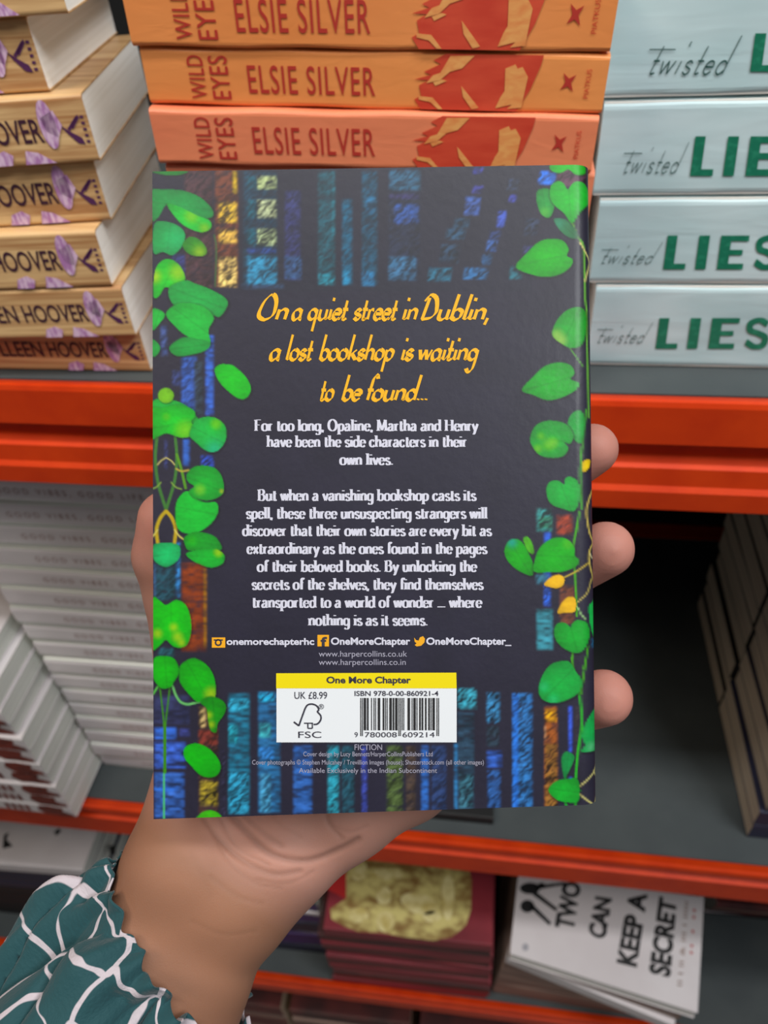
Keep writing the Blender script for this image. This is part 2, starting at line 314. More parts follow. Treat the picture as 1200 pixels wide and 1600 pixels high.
# ================================================================== wood-grain stack
wz=[-.0290,-.0648,-.0972,-.1294,-.1621,-.1951,-.2270,-.258]
wx=[-.2010,-.2235,-.2060,-.2120,-.2170,-.2120,-.2143]; wy=[.022,.024,.021,.025,.013,.013,.0225]; wyaw=[8,7,9,8,5,4,1]
for i in range(7):
    b=Book(wx[i]-.205,wx[i],wy[i],.13,wz[i+1]+.0002,wz[i]-.0002,m_wood,m_pages,'wood-grain paperback with lilac petals, %s in the left stack'%NUM[i],'wood-grain paperbacks in the left stack',yaw=wyaw[i])
    Q=b.QM(.0003); Q3=b.QM(.0005)
    b.decal('author_lettering',[mapgeo(text_geo('HOOVER',.012),rect(.0635,.30,.0245,.66),Q),mapgeo(text_geo('COLLEEN',.012),rect(.113,.30,.0675,.66),Q)],m_purple_letter)
    b.decal('petal_print',[poly_geo(blob(.0205,.40,.0042,.36,18,0),Q3),poly_geo([(.016,.2),(.0135,.42),(.017,.6),(.022,.5),(.0235,.3)],Q3),poly_geo([(.055,.97),(.053,.8),(.047,.74),(.043,.82),(.045,.97)],Q3),poly_geo([(.038,.97),(.036,.76),(.030,.80),(.022,.97)],Q3)],m_petal)
    b.decal('publisher_emblem',[poly_geo([(.0145,.42),(.0105,.52),(.0055,.62),(.0045,.72),(.008,.7),(.012,.55)],Q),poly_geo([(.0115,.48),(.0055,.30),(.005,.34),(.0105,.52)],Q),poly_geo([(.0095,.45),(.0045,.28),(.0040,.33),(.0085,.49)],Q)]+[poly_geo(rect(.0036,.30+.09*k,.0018,.34+.09*k),Q) for k in range(5)],m_logo_purple)
# ================================================================== pale blue stack
lx=[.0452,.0468,.0508,.0552,.0605]
lz=[-.0640,-.1113,-.1571,-.2052,-.258]; 
px_tw=[(1015,55,1160,118),(975,222,1077,272),(940,378,1036,413),(934,503,1021,537)]
px_li=[(1172,52,1375,112),(1078,213,1268,275),(1036,368,1220,421),(1024,497,1205,545)]
for i in range(4):
    b=Book(lx[i],lx[i]+.205,.040,.13,lz[i+1]+.0003,lz[i]-.0002,m_blue,m_pages,'pale blue-white paperback with green title, %s in the right stack'%NUM[i],'pale blue paperbacks in the right stack',anchor='L',wavy=.0002,r=.004)
    Q=b.QP(.0004); x0,y0,x1,y1=px_tw[i]
    b.decal('script_lettering',[mapgeo(stroke_text('twisted',nib=(.05,.09),tmin=.035 if i==0 else .025,shear=.60,asc=3.0,desc=1.5,track=.22,single_a=True),rect(x0,y0,x1,y1),Q)]+[mapgeo((np.array([(0,0),(1,0),(1,1),(0,1)]),[(0,1,2,3)]),rect(x0+(x1-x0)*.0,y0+(y1-y0)*.34,x0+(x1-x0)*.28,y0+(y1-y0)*.37),b.QP(.0005)),],m_grey_script)
    # block letters, slightly slanted
    x0,y0,x1,y1=px_li[i]; n=4; w=(x1-x0)/4.0; gs=[]
    t=.30
    W_=x1-x0; H_=y1-y0; sl_=.10
    for r_ in [(0,0,.085,1),(.085,0,.185,.17),(.27,0,.36,1),(.455,0,.545,1),(.545,0,.675,.17),(.545,.42,.655,.58),(.545,.83,.695,1)]:
        a0,c0,a1,c1=r_; gs.append(poly_geo([(x0+a*W_+sl_*c*H_*1.4, y1-c*H_) for a,c in ((a0,c1),(a1,c1),(a1,c0),(a0,c0))],Q))
    V=[];Fc=[]; sp=smooth_pts([(.85,.80),(.5,.93),(.12,.82),(.15,.60),(.5,.5),(.82,.36),(.75,.12),(.4,.07),(.02,.22)],5)
    ribbon(V,Fc,sp,np.array((.12,.0)),.08)
    gs.append(([Q(x0+.77*W_+v[0]*.20*W_+sl_*v[1]*H_*1.4, y1-v[1]*H_) for v in V],Fc))
    b.decal('title_lettering',gs,m_green_letter)
# ================================================================== white stack, compartment two
N=18; zt0,zb0=-.352,-.848; pitch=(zt0-zb0)/N
for i in range(N):
    z1=zt0-i*pitch; z0=z1-pitch
    xs=-.4475+random.uniform(-.002,.002)
    b=Book(xs,xs+.20+random.uniform(-.001,.003),.053+random.uniform(-.0025,.0015),.13,z0+.0004,z1-.0004,m_white_cover,m_pages_grey,'thin white paperback with faint brown lettering, %s in the white stack'%NUM[i],'white paperbacks under the first shelf',anchor='L',r=.006,yaw=random.uniform(-.6,.6))
    j=random.uniform(-.004,.004)
    b.decal('title_lettering',[mapgeo(text_geo('GOOD VIBES, GOOD LIFE',.004,4,1.5),rect(.26+j,.38,.90+j,.64),b.Q(.0003))],m_brown_letter)
# near stack at the lower left
N=11; zt0=-.575; pitch=(zt0+.8446)/N
for i in range(N):
    z1=zt0-i*pitch; dx=[-.012,-.004,-.002,-.006,0,-.002,0,-.003,0,0,0][i]
    b=Book(-.654+dx,-.454+dx,-.0145+[.006,.002,0,.004,0,.001,0,.002,0,0,0][i],.13,z1-pitch+.0004,z1-.0004,m_white_cover,m_pages_grey,'white paperback with brown spine print, %s in the near lower left stack'%NUM[i],'white paperbacks with brown print, lower left',r=.003,yaw=random.uniform(-1.2,.8))
    Q=b.QM(.0004)
    b.decal('spine_print',[poly_geo([(.010,.12),(.016,.92),(.036,.95),(.044,.55),(.040,.12),(.028,.02)],Q),poly_geo([(.001,.96),(.002,.7),(.012,.5),(.02,.96)],Q)],m_brown_art)
    b.decal('title_lettering',[poly_geo(rect(.085-k*.0085,.25,.0795-k*.0085,.78),Q) for k in range(4)],m_brown_art)
# right-hand stacks, pages facing left
for (y0,tp,sname) in ((.04,9,'front'),(.207,14,'rear')):
    z=-.848
    for k in range(tp):
        t=.0315+random.uniform(-.004,.004); dx=random.uniform(0,.006)
        b=Book(.295+dx,.50+dx,y0+random.uniform(0,.003),.163,z+.0003,z+t-.0007,m_navy if sname=='front' else m_black,m_pages_tan,'dark book with tan page edges, %s of the %s right stack'%(['lowest','second from bottom','third from bottom','fourth from bottom','fifth from bottom','sixth from bottom','seventh from bottom','eighth from bottom','ninth from bottom','tenth from bottom','eleventh from bottom','twelfth from bottom','thirteenth from bottom','fourteenth from bottom','fifteenth from bottom','sixteenth from bottom','seventeenth from bottom'][k],sname),'dark books in the %s right stack'%sname,anchor='L',yaw=random.uniform(-.8,.8))
        z+=t
# dark booklet peeking out below the held book
b=Book(-.12,.0235,.027,.17,-.848,-.833,m_black,m_pages_grey,'dark booklet lying on the second deck below the held book','dark books on the second deck'); del b.e['group']
# ================================================================== shelf three
def pile(x0,x1,yf,depth,z0,z1,n,mats,pages,lab,group,jx=.003,jy=.003,jw=1.0,r=.002,name='paperback_book'):
    p=(z1-z0)/n; out=[]
    for k in range(n):
        dx=random.uniform(-jx,jx)
        out.append(Book(x0+dx,x1+dx,yf+random.uniform(0,jy),depth,z0+k*p+.0003,z0+(k+1)*p-.0004,mats[k%len(mats)],pages,lab%NUM[n-1-k],group,yaw=random.uniform(-jw,jw),r=r,name=name))
    return out
pile(-.214,.038,.012,.155,-1.44,-1.213,12,[m_maroon,m_maroon,m_maroon_dark],m_pages,'maroon-spined paperback, %s in the maroon stack','maroon paperbacks under the gold-faced book',jx=.004)
g=Book(-.205,.036,.012,.15,-1.212,-1.186,m_maroon,m_pages,'red book with gold cover panel on top of the maroon stack',yaw=1)
QT=g.QT(.0005)
gp=[(541,1330),(640,1342),(732,1355),(737,1376),(736,1420),(728,1446),(706,1464),(678,1470),(630,1464),(600,1458),(560,1456),(535,1446),(518,1436),(516,1420),(541,1404)]
g.decal('red_print',[poly_geo([(486,1330),(540,1332),(540,1404),(500,1384)],QT)],m_red_cover)
g.decal('cover_print',[poly_geo(gp,QT)],m_gold)
QT2=g.QT(.0009)
g.decal('cover_highlight',[poly_geo(p,QT2) for p in (blob(600,1400,12,14),blob(602,1440,14,16),blob(655,1412,30,16,20,.3),blob(675,1432,14,9),blob(560,1360,14,16),blob(605,1366,26,9),blob(700,1400,10,38),blob(560,1430,16,12))],m_gold_light)
# purple pile behind the arm
for k,(mm,h) in enumerate([(m_navy,.03),(m_greencov,.012),(m_purple,.045),(m_white_cover,.012),(m_navy,.04),(m_purple,.035),(m_white_cover,.012),(m_purple,.035),(m_greencov,.02)]):
    z0=-1.44+sum([.03,.012,.045,.012,.04,.035,.012,.035,.02][:k])
    Book(-.43,-.228,.05+.002*(k%2),.15,z0+.0004,z0+h-.0005,mm,m_pages,['navy book at the bottom','thin green book above the lowest navy book','purple book above the thin green book','thin white book in the lower middle','navy book in the middle','purple book above the middle navy book','thin white book in the upper middle','purple book under the green top book','green book on top'][k]+' of the purple pile','books in the purple pile',yaw=random.uniform(-2,2))
# far-left pile: white cover over navy spines
zt_=onY(60,1352,.055)[2]
n=9; p=(zt_+1.44)/n
for k in range(n):
    top=(k==n-1); mm=m_white_cover if top else (m_navy if k>=5 else m_black)
    b=Book(-.84,-.60+(.0 if top else random.uniform(-.004,.004)),.055 if top else .056,.16,-1.44+k*p+.0004,-1.44+(k+1)*p-.0005,mm,m_pages_grey,('white-covered book on top of the navy pile at lower left' if top else '%s book, %s in the navy pile at lower left'%('navy' if k>=5 else 'black',NUM[n-1-k])),'books in the navy pile at lower left',yaw=1 if not top else 2)
Q=b.QT(.0005)
for mk in ([(6,1305),(14,1300),(10,1312),(20,1322),(4,1326)],[(84,1300),(92,1294),(96,1298),(88,1306)],[(170,1322),(182,1320),(180,1336),(172,1334)]):
    b.decal('cover_mark',[poly_geo(mk,Q)],m_ink)
# tilted white cover on a pile of tan books
cols=[m_greycov,m_pages_tan,m_greycov,m_maroon_dark]
for k in range(8):
    z0=-1.44+k*.0285; yw=[-2,-3,-1,-4,-6,-12,-15,-13][k]
    Book(.046+.002*k,.275+.003*k,.024-.001*k,.160,z0+.0004,z0+.0280,m_greycov if k!=6 else m_white_cover,m_pages_cream if k<5 else m_pages,'%s paperback, %s under the tilted white cover'%('brown' if k!=6 else 'white',NUM[7-k]),'paperbacks under the tilted white cover',yaw=yw,anchor='L')
zs_=-1.186
c4=[onZ(x,y,zs_) for x,y in ((797,1490),(1090,1583),(1100,1402),(810,1366))]
m_letgrey=newmat('pale_grey_print',lin((170,168,176)),.5)
sec=empty('paperback_book',c4[0]+np.array([0,0,-.024])); tag(sec,'white paperback with black brush title lying tilted on the brown pile','book')
def slab(corners,z0,z1):
    v=[(c[0],c[1],z0) for c in corners]+[(c[0],c[1],z1) for c in corners]
    return v,[(3,2,1,0),(4,5,6,7)]+[(i,(i+1)%4,4+(i+1)%4,4+i) for i in range(4)]
c4i=[c*.985+np.mean(c4,0)*.015 for c in c4]
obj('cover',*slab(c4,zs_-.0012,zs_),m_white_cover,sec); obj('page_block',*slab(c4i,zs_-.0225,zs_-.0012),m_pages,sec); obj('back_cover',*slab(c4,zs_-.0237,zs_-.0225),m_white_cover,sec)
Q=lambda x,y: onZ(x,y,zs_+.0005)
def tq(s,p,bold=.045): return mapgeo(text_geo(s,bold),p,Q)
# text runs upward: TL=lower left ...
v,f=join([tq('TWO',[(866,1447),(880,1376),(909,1380),(897,1455)]),tq('CAN',[(918,1460),(930,1400),(957,1404),(946,1470)]),tq('KEEP A',[(963,1504),(983,1392),(1012,1397),(995,1512)]),tq('SECRET',[(1013,1520),(1030,1400),(1058,1407),(1048,1528)])])
obj('title_lettering',v,f,m_ink,sec)
v,f=join([tq('II I II & III I IIIII',[(1058,1540),(1070,1408),(1076,1409),(1066,1541)],.0)]); obj('author_lettering',v,f,m_greycov,sec)
v,f=join([tq('II I II',[(1078,1490),(1083,1420),(1087,1421),(1082,1491)],.0)]); obj('small_lettering',v,f,m_redink,sec)
v,f=join([poly_geo(p,Q) for p in (blob(828,1388,16,9),blob(824,1416,11,10),[(836,1392),(872,1420),(868,1424),(832,1398)],[(832,1412),(862,1442),(858,1446),(828,1418)],[(836,1384),(884,1378),(884,1382),(838,1390)],blob(846,1384,6,5))])
obj('figure_print',v,f,m_ink,sec); v,f=poly_geo(blob(821,1480,5,6),Q); obj('publisher_emblem',v,f,m_letgrey,sec)
# far-right magazines
for k in range(6):
    mm=[m_black,m_white_cover,m_maroon_dark,m_black,m_greycov,m_maroon_dark][k]
    Book(.40,.66,.185-.004*k,.16,-1.44+.016*k+.0003,-1.44+.016*(k+1)-.0004,mm,m_pages_grey,'%s magazine, %s in the far right magazine pile'%(['black','white','maroon','black','grey-brown','maroon'][k],NUM[5-k]),'magazines in the far right pile',anchor='L',yaw=random.uniform(-2,2),name='magazine')
# shelf four: maroon books just visible under the lowest beam
for q,(xa,xb) in enumerate(((-.60,-.36),(-.34,-.10),(-.08,.16),(.18,.42),(.44,.68))):
    pile(xa,xb,.03,.16,-2.03,-1.74,10,[m_maroon_dark,m_greycov,m_maroon_dark],m_pages_tan,'dark maroon book, %s in the '+['leftmost','second','middle','fourth','rightmost'][q]+' bottom-shelf stack','books on the bottom shelf, '+['leftmost','second','middle','fourth','rightmost'][q]+' stack',r=.003)
# ================================================================== held book
def campose():
    T=np.array([[.99976576,.01301051,-.01729615],[-.01270609,.99976446,.01759508],[.017521,-.01737119,.99969558]])
    return T,np.array([-.00240354,-.00715832,.22507894])
T_,t_=campose(); bn=W@T_[:,2]; bp0=C0+W@t_     # book normal (away from the viewer) and a point of the back cover
def QB(off=0.0): return lambda x,y: on_plane(x,y,bp0-bn*off,bn)
cTL,cTR,cBR,cBL=[QB()(*p) for p in ((238,268),(924,257),(936,1257),(240,1280))]
book=empty('paperback_book',cBL*.5+cBR*.5); tag(book,'dark navy paperback with leafy vines and gold script, held up in the hand','book')
TH=.026
# --- the printed art of the back cover, drawn as colours on a fine grid
NX,NY=470,676; x0_,y0_=236.,254.; SX=(940-x0_)/NX; SY=(1284-y0_)/NY; SSN=2
HX,HY=NX*SSN,NY*SSN
IMG=np.zeros((HY,HX,3)); IMG[:]=lin((38,36,52))
GX=x0_+(np.arange(HX)+.5)*SX/SSN; GY=y0_+(np.arange(HY)+.5)*SY/SSN
def vnoise(w,h,seed):
    r=np.random.default_rng(seed); gw,gh=int(HX/w)+3,int(HY/h)+3; g=r.random((gh,gw))
    xs=np.arange(HX)/w; ys_=np.arange(HY)/h; xi=xs.astype(int); yi=ys_.astype(int); fx=xs-xi; fy=ys_-yi; fx=fx*fx*(3-2*fx); fy=fy*fy*(3-2*fy)
    a=g[yi][:,xi]; b=g[yi][:,xi+1]; c=g[yi+1][:,xi]; d=g[yi+1][:,xi+1]
    return (a*(1-fx)+b*fx)*(1-fy)[:,None]+(c*(1-fx)+d*fx)*fy[:,None]
N1=vnoise(10,10,1); N2=vnoise(5,3,2); N3=vnoise(60,60,3); N4=vnoise(40,7,4); N5=vnoise(14,5,5)
# diagonal strokes
XX=np.arange(HX)[None,:]/SSN+0.*np.arange(HY)[:,None]; YY=np.arange(HY)[:,None]/SSN+0.*XX
def rnoise(a,b_,ang,seed):
    r=np.random.default_rng(seed); g=r.random((512,512)); c,s_=math.cos(ang),math.sin(ang); wob=(N1-.5)*2.5
    u=(XX*c+YY*s_+wob)/a+600; v=(-XX*s_+YY*c+wob)/b_+900; ui=u.astype(int); vi=v.astype(int); fu=u-ui; fv=v-vi; fu=fu*fu*(3-2*fu); fv=fv*fv*(3-2*fv)
    G=lambda i,j: g[j%512,i%512]
    return (G(ui,vi)*(1-fu)+G(ui+1,vi)*fu)*(1-fv)+(G(ui,vi+1)*(1-fu)+G(ui+1,vi+1)*fu)*fv
di=((np.arange(HX)[None,:]+np.arange(HY)[:,None]*1.2)); rr=np.random.default_rng(9).random(4000); ds=(di/4.0).astype(int)%4000; DG=np.clip(rnoise(9,2.0,-.8,3)*.6+rnoise(4,1.3,-.6,4)*.4,0,1); DG=np.clip((DG-.5)*1.7+.5,0,1)
IMG*= (1+.25*(N3-.5))[...,None]
def bbox(x0,y0,x1,y1):
    i0=max(0,int((x0-x0_)/SX*SSN)); i1=min(HX,int((x1-x0_)/SX*SSN)+1); j0=max(0,int((y0-y0_)/SY*SSN)); j1=min(HY,int((y1-y0_)/SY*SSN)+1)
    return j0,j1,i0,i1
def band(x0,y0,x1,y1,col,amt=1.0,tex=.5,kind=0,soft=5,slant=0):
    """a painted book spine on the printed picture"""
    j0,j1,i0,i1=bbox(min(x0,x0+slant),y0,max(x1,x1+slant),y1)
    if j1<=j0 or i1<=i0: return
    X=GX[i0:i1][None,:]; Y=GY[j0:j1][:,None]; sh=slant*(Y-y0)/(y1-y0+1e-6); u=(X-x0-sh); w=x1-x0
    a=np.clip(u/soft,0,1)*np.clip((w-u)/soft,0,1)*np.clip((Y-y0)/soft,0,1)*np.clip((y1-Y)/soft,0,1)
    nz=(DG if kind==0 else N4*.5+N5*.5)[j0:j1,i0:i1]; c=np.array(lin(col))[None,None]*(1-tex+2*tex*np.clip(nz[...,None]*1.4-.2,0,1.2)); 
    cyl=.55+.45*np.clip(1.3-np.abs(u/w-.35)*1.5,0,1)
    a=(a*amt*np.clip(.15+1.25*(N5*.6+N1*.4)[j0:j1,i0:i1]+.3*DG[j0:j1,i0:i1],0,1))[...,None]; IMG[j0:j1,i0:i1]=IMG[j0:j1,i0:i1]*(1-a)+c*cyl[...,None]*a
def inpoly(pts,X,Y):
    ins=np.zeros(np.broadcast(X,Y).shape,bool); n=len(pts)
    for i in range(n):
        xa,ya=pts[i]; xb,yb=pts[(i+1)%n]
        if ya==yb: continue
        cond=((ya>Y)!=(yb>Y))&(X<(xb-xa)*(Y-ya)/(yb-ya)+xa); ins^=cond
    return ins
def leaf(pts,col,org=None,s=1.0,hi=None,grad=.35,veins=True,ang=None,edge=None):
    p=np.array(pts,float)
    if org is not None: p=p/s+np.array(org)
    sm=smooth_pts([tuple(q) for q in p]+[tuple(p[0])],4)[:-1]; sm=np.array(sm)
    mn,mx=sm.min(0),sm.max(0); j0,j1,i0,i1=bbox(mn[0]-1,mn[1]-1,mx[0]+1,mx[1]+1)
    if j1<=j0 or i1<=i0: return
    X=GX[i0:i1][None,:]; Y=GY[j0:j1][:,None]; m=inpoly(sm,X,Y)
    cx,cy=(mn+mx)/2; w,h=(mx-mn)/2+1e-6; rad=np.sqrt(((X-cx)/w)**2+((Y-cy)/h)**2)
    g=1+grad*(.35-rad)+.30*(N3[j0:j1,i0:i1]-.5)+.16*(N5[j0:j1,i0:i1]-.5)
    c=np.array(lin(col))[None,None]*g[...,None]
    # principal axis midrib and side veins
    q=sm-sm.mean(0); ev,evec=np.linalg.eigh(q.T@q); ax=evec[:,1]; 
    if ang is not None: ax=np.array([math.cos(ang),math.sin(ang)])
    al=(X-sm[:,0].mean())*ax[0]+(Y-sm[:,1].mean())*ax[1]; ac=-(X-sm[:,0].mean())*ax[1]+(Y-sm[:,1].mean())*ax[0]
    if veins:
        v=np.exp(-(ac/1.3)**2)*.35+.12*np.clip(np.sin((al-np.abs(ac)*.8)*.62),0,1)**4
        c=c*(1-v[...,None]*.5)
    if hi is not None:
        for (hx,hy,hr,hc) in hi:
            hp=np.array([hx,hy],float)
            if org is not None: hp=hp/s+np.array(org); hr=hr/s
            k=np.exp(-(((X-hp[0])**2+(Y-hp[1])**2)/(hr*1.35)**2))[...,None]*.6; c=c*(1-k)+np.array(lin(hc))*k
    J0,J1,I0,I1=bbox(mn[0]-6,mn[1]-6,mx[0]+8,mx[1]+9)
    Xb=GX[I0:I1][None,:]; Yb=GY[J0:J1][:,None]
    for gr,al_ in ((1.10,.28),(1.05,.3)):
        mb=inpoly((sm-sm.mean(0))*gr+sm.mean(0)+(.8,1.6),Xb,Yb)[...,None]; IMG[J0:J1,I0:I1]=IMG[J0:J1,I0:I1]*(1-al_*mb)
    sub=IMG[j0:j1,i0:i1]; dm=m[...,None]
    # thin dark contour around the leaf is part of the printed painting
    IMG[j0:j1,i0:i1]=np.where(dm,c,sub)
def vine(pts,col,w,org=None,s=1.0):
    p=np.array(pts,float)
    if org is not None: p=p/s+np.array(org)
    sm=smooth_pts([tuple(q) for q in p],8); c=np.array(lin(col))
    for a,b in zip(sm[:-1],sm[1:]):
        mn=np.minimum(a,b)-w-1; mx=np.maximum(a,b)+w+1; j0,j1,i0,i1=bbox(*mn,*mx)
        if j1<=j0 or i1<=i0: continue
        X=GX[i0:i1][None,:]; Y=GY[j0:j1][:,None]; d=b-a; L=d@d+1e-9; t=np.clip(((X-a[0])*d[0]+(Y-a[1])*d[1])/L,0,1)
        dist=np.hypot(X-a[0]-t*d[0],Y-a[1]-t*d[1]); al=np.clip((w/2-dist)/.7+.5,0,1)[...,None]
        IMG[j0:j1,i0:i1]=IMG[j0:j1,i0:i1]*(1-al)+c*al
#ART
A5=((230,250),3.243); A6=((580,250),3.243); A7=((230,640),4.0); A8=((740,640),4.0); AL=((230,1030),4.8); AR=((700,1030),4.615)
def B(a,x0,y0,x1,y1,col,**k):
    (ox,oy),s=a; 
    if 'slant' in k: k['slant']/=s
    band(ox+x0/s,oy+y0/s,ox+x1/s,oy+y1/s,col,**k)
# top row of painted spines
B(A5,180,40,340,660,(66,44,50)); B(A5,335,40,470,650,(96,54,42)); B(A5,428,50,462,175,(206,176,48),tex=.25)
for a,b_,c in ((205,325,(196,164,84)),(345,430,(188,154,88)),(485,650,(206,180,120))): B(A5,355,a,462,b_,c,tex=.85)
B(A5,480,50,665,640,(30,62,84)); 
for a,b_,c in ((75,155,(176,190,140)),(195,300,(190,200,160)),(340,440,(176,192,150))): B(A5,550,a,662,b_,c,tex=.9); B(A5,500,a,560,b_,(34,92,110),tex=.5)
B(A5,500,440,660,480,(56,84,160)); B(A5,500,480,665,640,(66,140,178),tex=.7); B(A5,470,620,700,660,(56,84,120),amt=.6)
B(A5,690,150,785,615,(48,50,100),tex=.5); B(A5,690,480,790,610,(54,84,128),tex=.7); B(A5,705,150,780,260,(54,58,110))
B(A5,858,50,960,640,(36,84,98)); B(A5,930,50,958,400,(52,122,140)); B(A5,862,570,958,640,(58,140,160),tex=.6)
B(A5,980,190,1048,640,(34,92,122)); B(A5,985,560,1045,640,(54,130,170),tex=.6)
B(A5,1080,50,1175,640,(32,78,104)); B(A5,1100,180,1165,280,(50,110,150),tex=.7); B(A5,1080,560,1160,645,(60,130,180),tex=.6)
B(A6,80,40,255,620,(38,44,66)); B(A6,85,45,258,160,(56,100,130),tex=.5); B(A6,110,215,248,330,(54,84,150),tex=.7); B(A6,80,483,235,615,(66,112,150),tex=.7); B(A6,85,165,250,205,(56,52,100))
for (x,y,w,h,c) in ((520,30,60,45,(58,62,150)),(515,125,65,50,(64,66,150)),(475,180,90,105,(66,92,160)),(420,290,90,60,(44,74,100)),(380,340,110,70,(42,72,98)),(350,420,110,110,(40,62,86)),(290,540,130,80,(54,112,140)),
   (640,250,55,100,(64,84,170)),(600,350,70,60,(44,60,110)),(585,400,65,70,(62,96,160)),(560,470,65,70,(44,78,118)),(470,540,135,70,(58,108,160)),(700,170,50,50,(60,66,150)),(690,90,70,70,(44,54,80)),(700,530,80,80,(44,96,110)),(850,50,100,80,(50,100,190)),(940,30,170,110,(70,44,60)),(780,290,80,100,(46,56,80)),(770,430,80,50,(50,54,96))):
    B(A6,x,y,x+w,y+h,c,tex=.8,slant=-14,soft=4)
j0,j1,i0,i1=bbox(470/3.243+230,250,830,455); IMG[j0:j1,i0:i1]=IMG[j0:j1,i0:i1]*.72+np.array(lin((28,34,46)))*.28
# left middle blue spines, brown spine
B(A5,120,470,200,620,(50,56,110)); B(A5,165,990,260,1300,(56,86,160)); B(A5,288,880,345,1300,(64,100,190),kind=1); B(A5,230,1010,290,1300,(44,56,70)); B(A5,60,830,110,1000,(60,74,120)); B(A5,120,1060,175,1150,(52,62,110))
B(A7,215,170,275,360,(56,92,170),kind=1); B(A7,360,0,425,30,(60,84,170)); B(A7,330,280,425,370,(50,74,170),tex=.8); B(A7,100,180,135,380,(54,60,110))
B(A7,40,830,220,1200,(36,70,84)); B(A7,170,820,215,1180,(66,124,184)); B(A7,35,950,60,1180,(80,120,170)); B(A7,60,1480,180,1560,(40,80,90))
B(A7,205,950,380,1520,(126,60,38),tex=.45,kind=1); B(A7,345,980,380,1500,(150,110,50),tex=.5,kind=1); B(A7,540,1405,615,1415,(50,52,120)); 
# right middle
B(A8,385,610,500,770,(60,120,120),tex=.8); B(A8,400,660,500,750,(60,120,80),tex=.8,amt=.6); B(A8,430,760,492,1240,(54,92,190)); B(A8,380,1020,480,1100,(56,100,120)); B(A8,385,1240,505,1510,(70,134,150),tex=.8,kind=1)
B(A8,510,650,630,790,(140,64,50),tex=.6); B(A8,530,1090,640,1350,(110,66,52),tex=.4); B(A8,735,1430,795,1500,(52,110,150),tex=.5); B(A8,650,60,700,320,(90,96,88),amt=.5)
# bottom row
B(AL,40,260,330,500,(50,54,90),kind=1); B(AL,45,500,230,610,(66,106,200),kind=1); B(AL,45,610,300,830,(66,96,186),tex=.8,kind=1); B(AL,45,840,290,1200,(64,100,176),tex=.8,kind=1); B(AL,45,950,240,1000,(70,120,220),kind=1); B(AL,230,510,330,590,(56,62,120),kind=1)
B(AL,375,340,545,1180,(70,48,44)); B(AL,385,350,450,520,(170,150,110),tex=.8); B(AL,375,520,540,660,(110,52,46)); B(AL,385,900,540,1110,(134,120,60),tex=.9); B(AL,545,660,600,1180,(46,44,66))
B(AL,598,245,780,1170,(50,110,138),kind=1,tex=.6); B(AL,600,290,770,400,(70,150,180),tex=.8); B(AL,600,480,690,640,(70,160,180)); B(AL,600,840,770,1170,(64,136,168),tex=.75)
B(AL,822,235,1010,1160,(54,104,150),kind=1,tex=.6); B(AL,825,240,965,330,(66,150,190),tex=.9); B(AL,830,470,940,600,(80,160,170)); B(AL,830,650,965,760,(70,130,200)); B(AL,835,850,940,1160,(80,140,176),tex=.7)
def bs(x0,x1,y0,col,**k): band(x0,y0,x1,1274,col,**k)
bs(456,490,1163,(60,100,170),kind=1,tex=.6); bs(510,532,1163,(64,140,160),tex=.6); bs(532,556,1163,(40,76,92)); bs(563,576,1163,(64,76,160),tex=.4); bs(602,632,1163,(74,90,56),tex=.6); bs(632,652,1163,(70,58,52),tex=.4); bs(656,672,1163,(64,110,190),tex=.4,kind=1); bs(672,700,1163,(44,60,100))
B(AR,62,200,215,370,(70,140,160),tex=1.0); B(AR,60,370,200,1100,(44,66,86),kind=1,tex=.6); B(AR,35,600,80,1095,(64,124,176),kind=1); B(AR,70,820,190,1080,(60,100,116),tex=.9)
B(AR,268,230,385,470,(60,110,150),tex=.9); B(AR,268,470,380,640,(42,56,70)); B(AR,270,650,400,790,(58,90,170),tex=.8,kind=1); B(AR,275,790,390,1090,(50,84,140),tex=.7)
B(AR,455,235,620,1090,(56,104,160),tex=.75); B(AR,455,240,520,1090,(60,112,200),tex=.4); 
B(AR,685,330,800,1080,(130,76,46),tex=.7); B(AR,690,350,795,460,(190,140,60),tex=.9); B(AR,690,470,715,590,(190,160,130)); B(AR,690,600,800,1080,(120,86,50),tex=.9)
B(AR,860,330,905,680,(70,100,220),tex=.3); B(AR,860,840,905,1000,(60,90,190)); B(AR,905,330,960,700,(70,60,60),amt=.4)
G1=(56,184,84); G2=(48,166,86); G3=(66,190,76)
# vines, left
for d in (1,-1):
    m=lambda x:(118+(x-118)*d)
    vine([(m(175),170),(m(185),300),(m(170),450),(m(120),620)],(70,120,60),4.5,*A7); vine([(m(120),635),(m(155),680),(m(178),750),(m(170),835)],(190,166,70),5,*A7)
    vine([(m(118),300),(m(150),320),(m(172),345)],(200,190,130),1.6,*A7); vine([(m(150),455),(m(180),485),(m(215),497)],(140,170,90),1.6,*A7); vine([(m(170),750),(m(200),790),(m(235),815)],(220,210,130),1.8,*A7)
vine([(185,280),(215,380),(240,490)],(96,150,60),4,*A7); vine([(180,370),(215,385),(260,378)],(200,180,100),2,*A7)
vine([(190,200),(215,270),(250,320),(300,338),(350,330),(420,318)],(120,190,120),3.2,*AL); vine([(80,205),(45,260)],(100,180,90),3,*AL)
vine([(95,210),(120,420),(130,520)],(70,130,50),2.5,*AL); vine([(170,210),(145,420),(132,520)],(70,130,50),2.5,*AL); vine([(132,480),(132,850)],(74,138,50),5,*AL); vine([(126,860),(126,1195)],(100,190,130),3,*AL)
vine([(340,380),(350,450),(345,640)],(60,100,60),2,*A5)
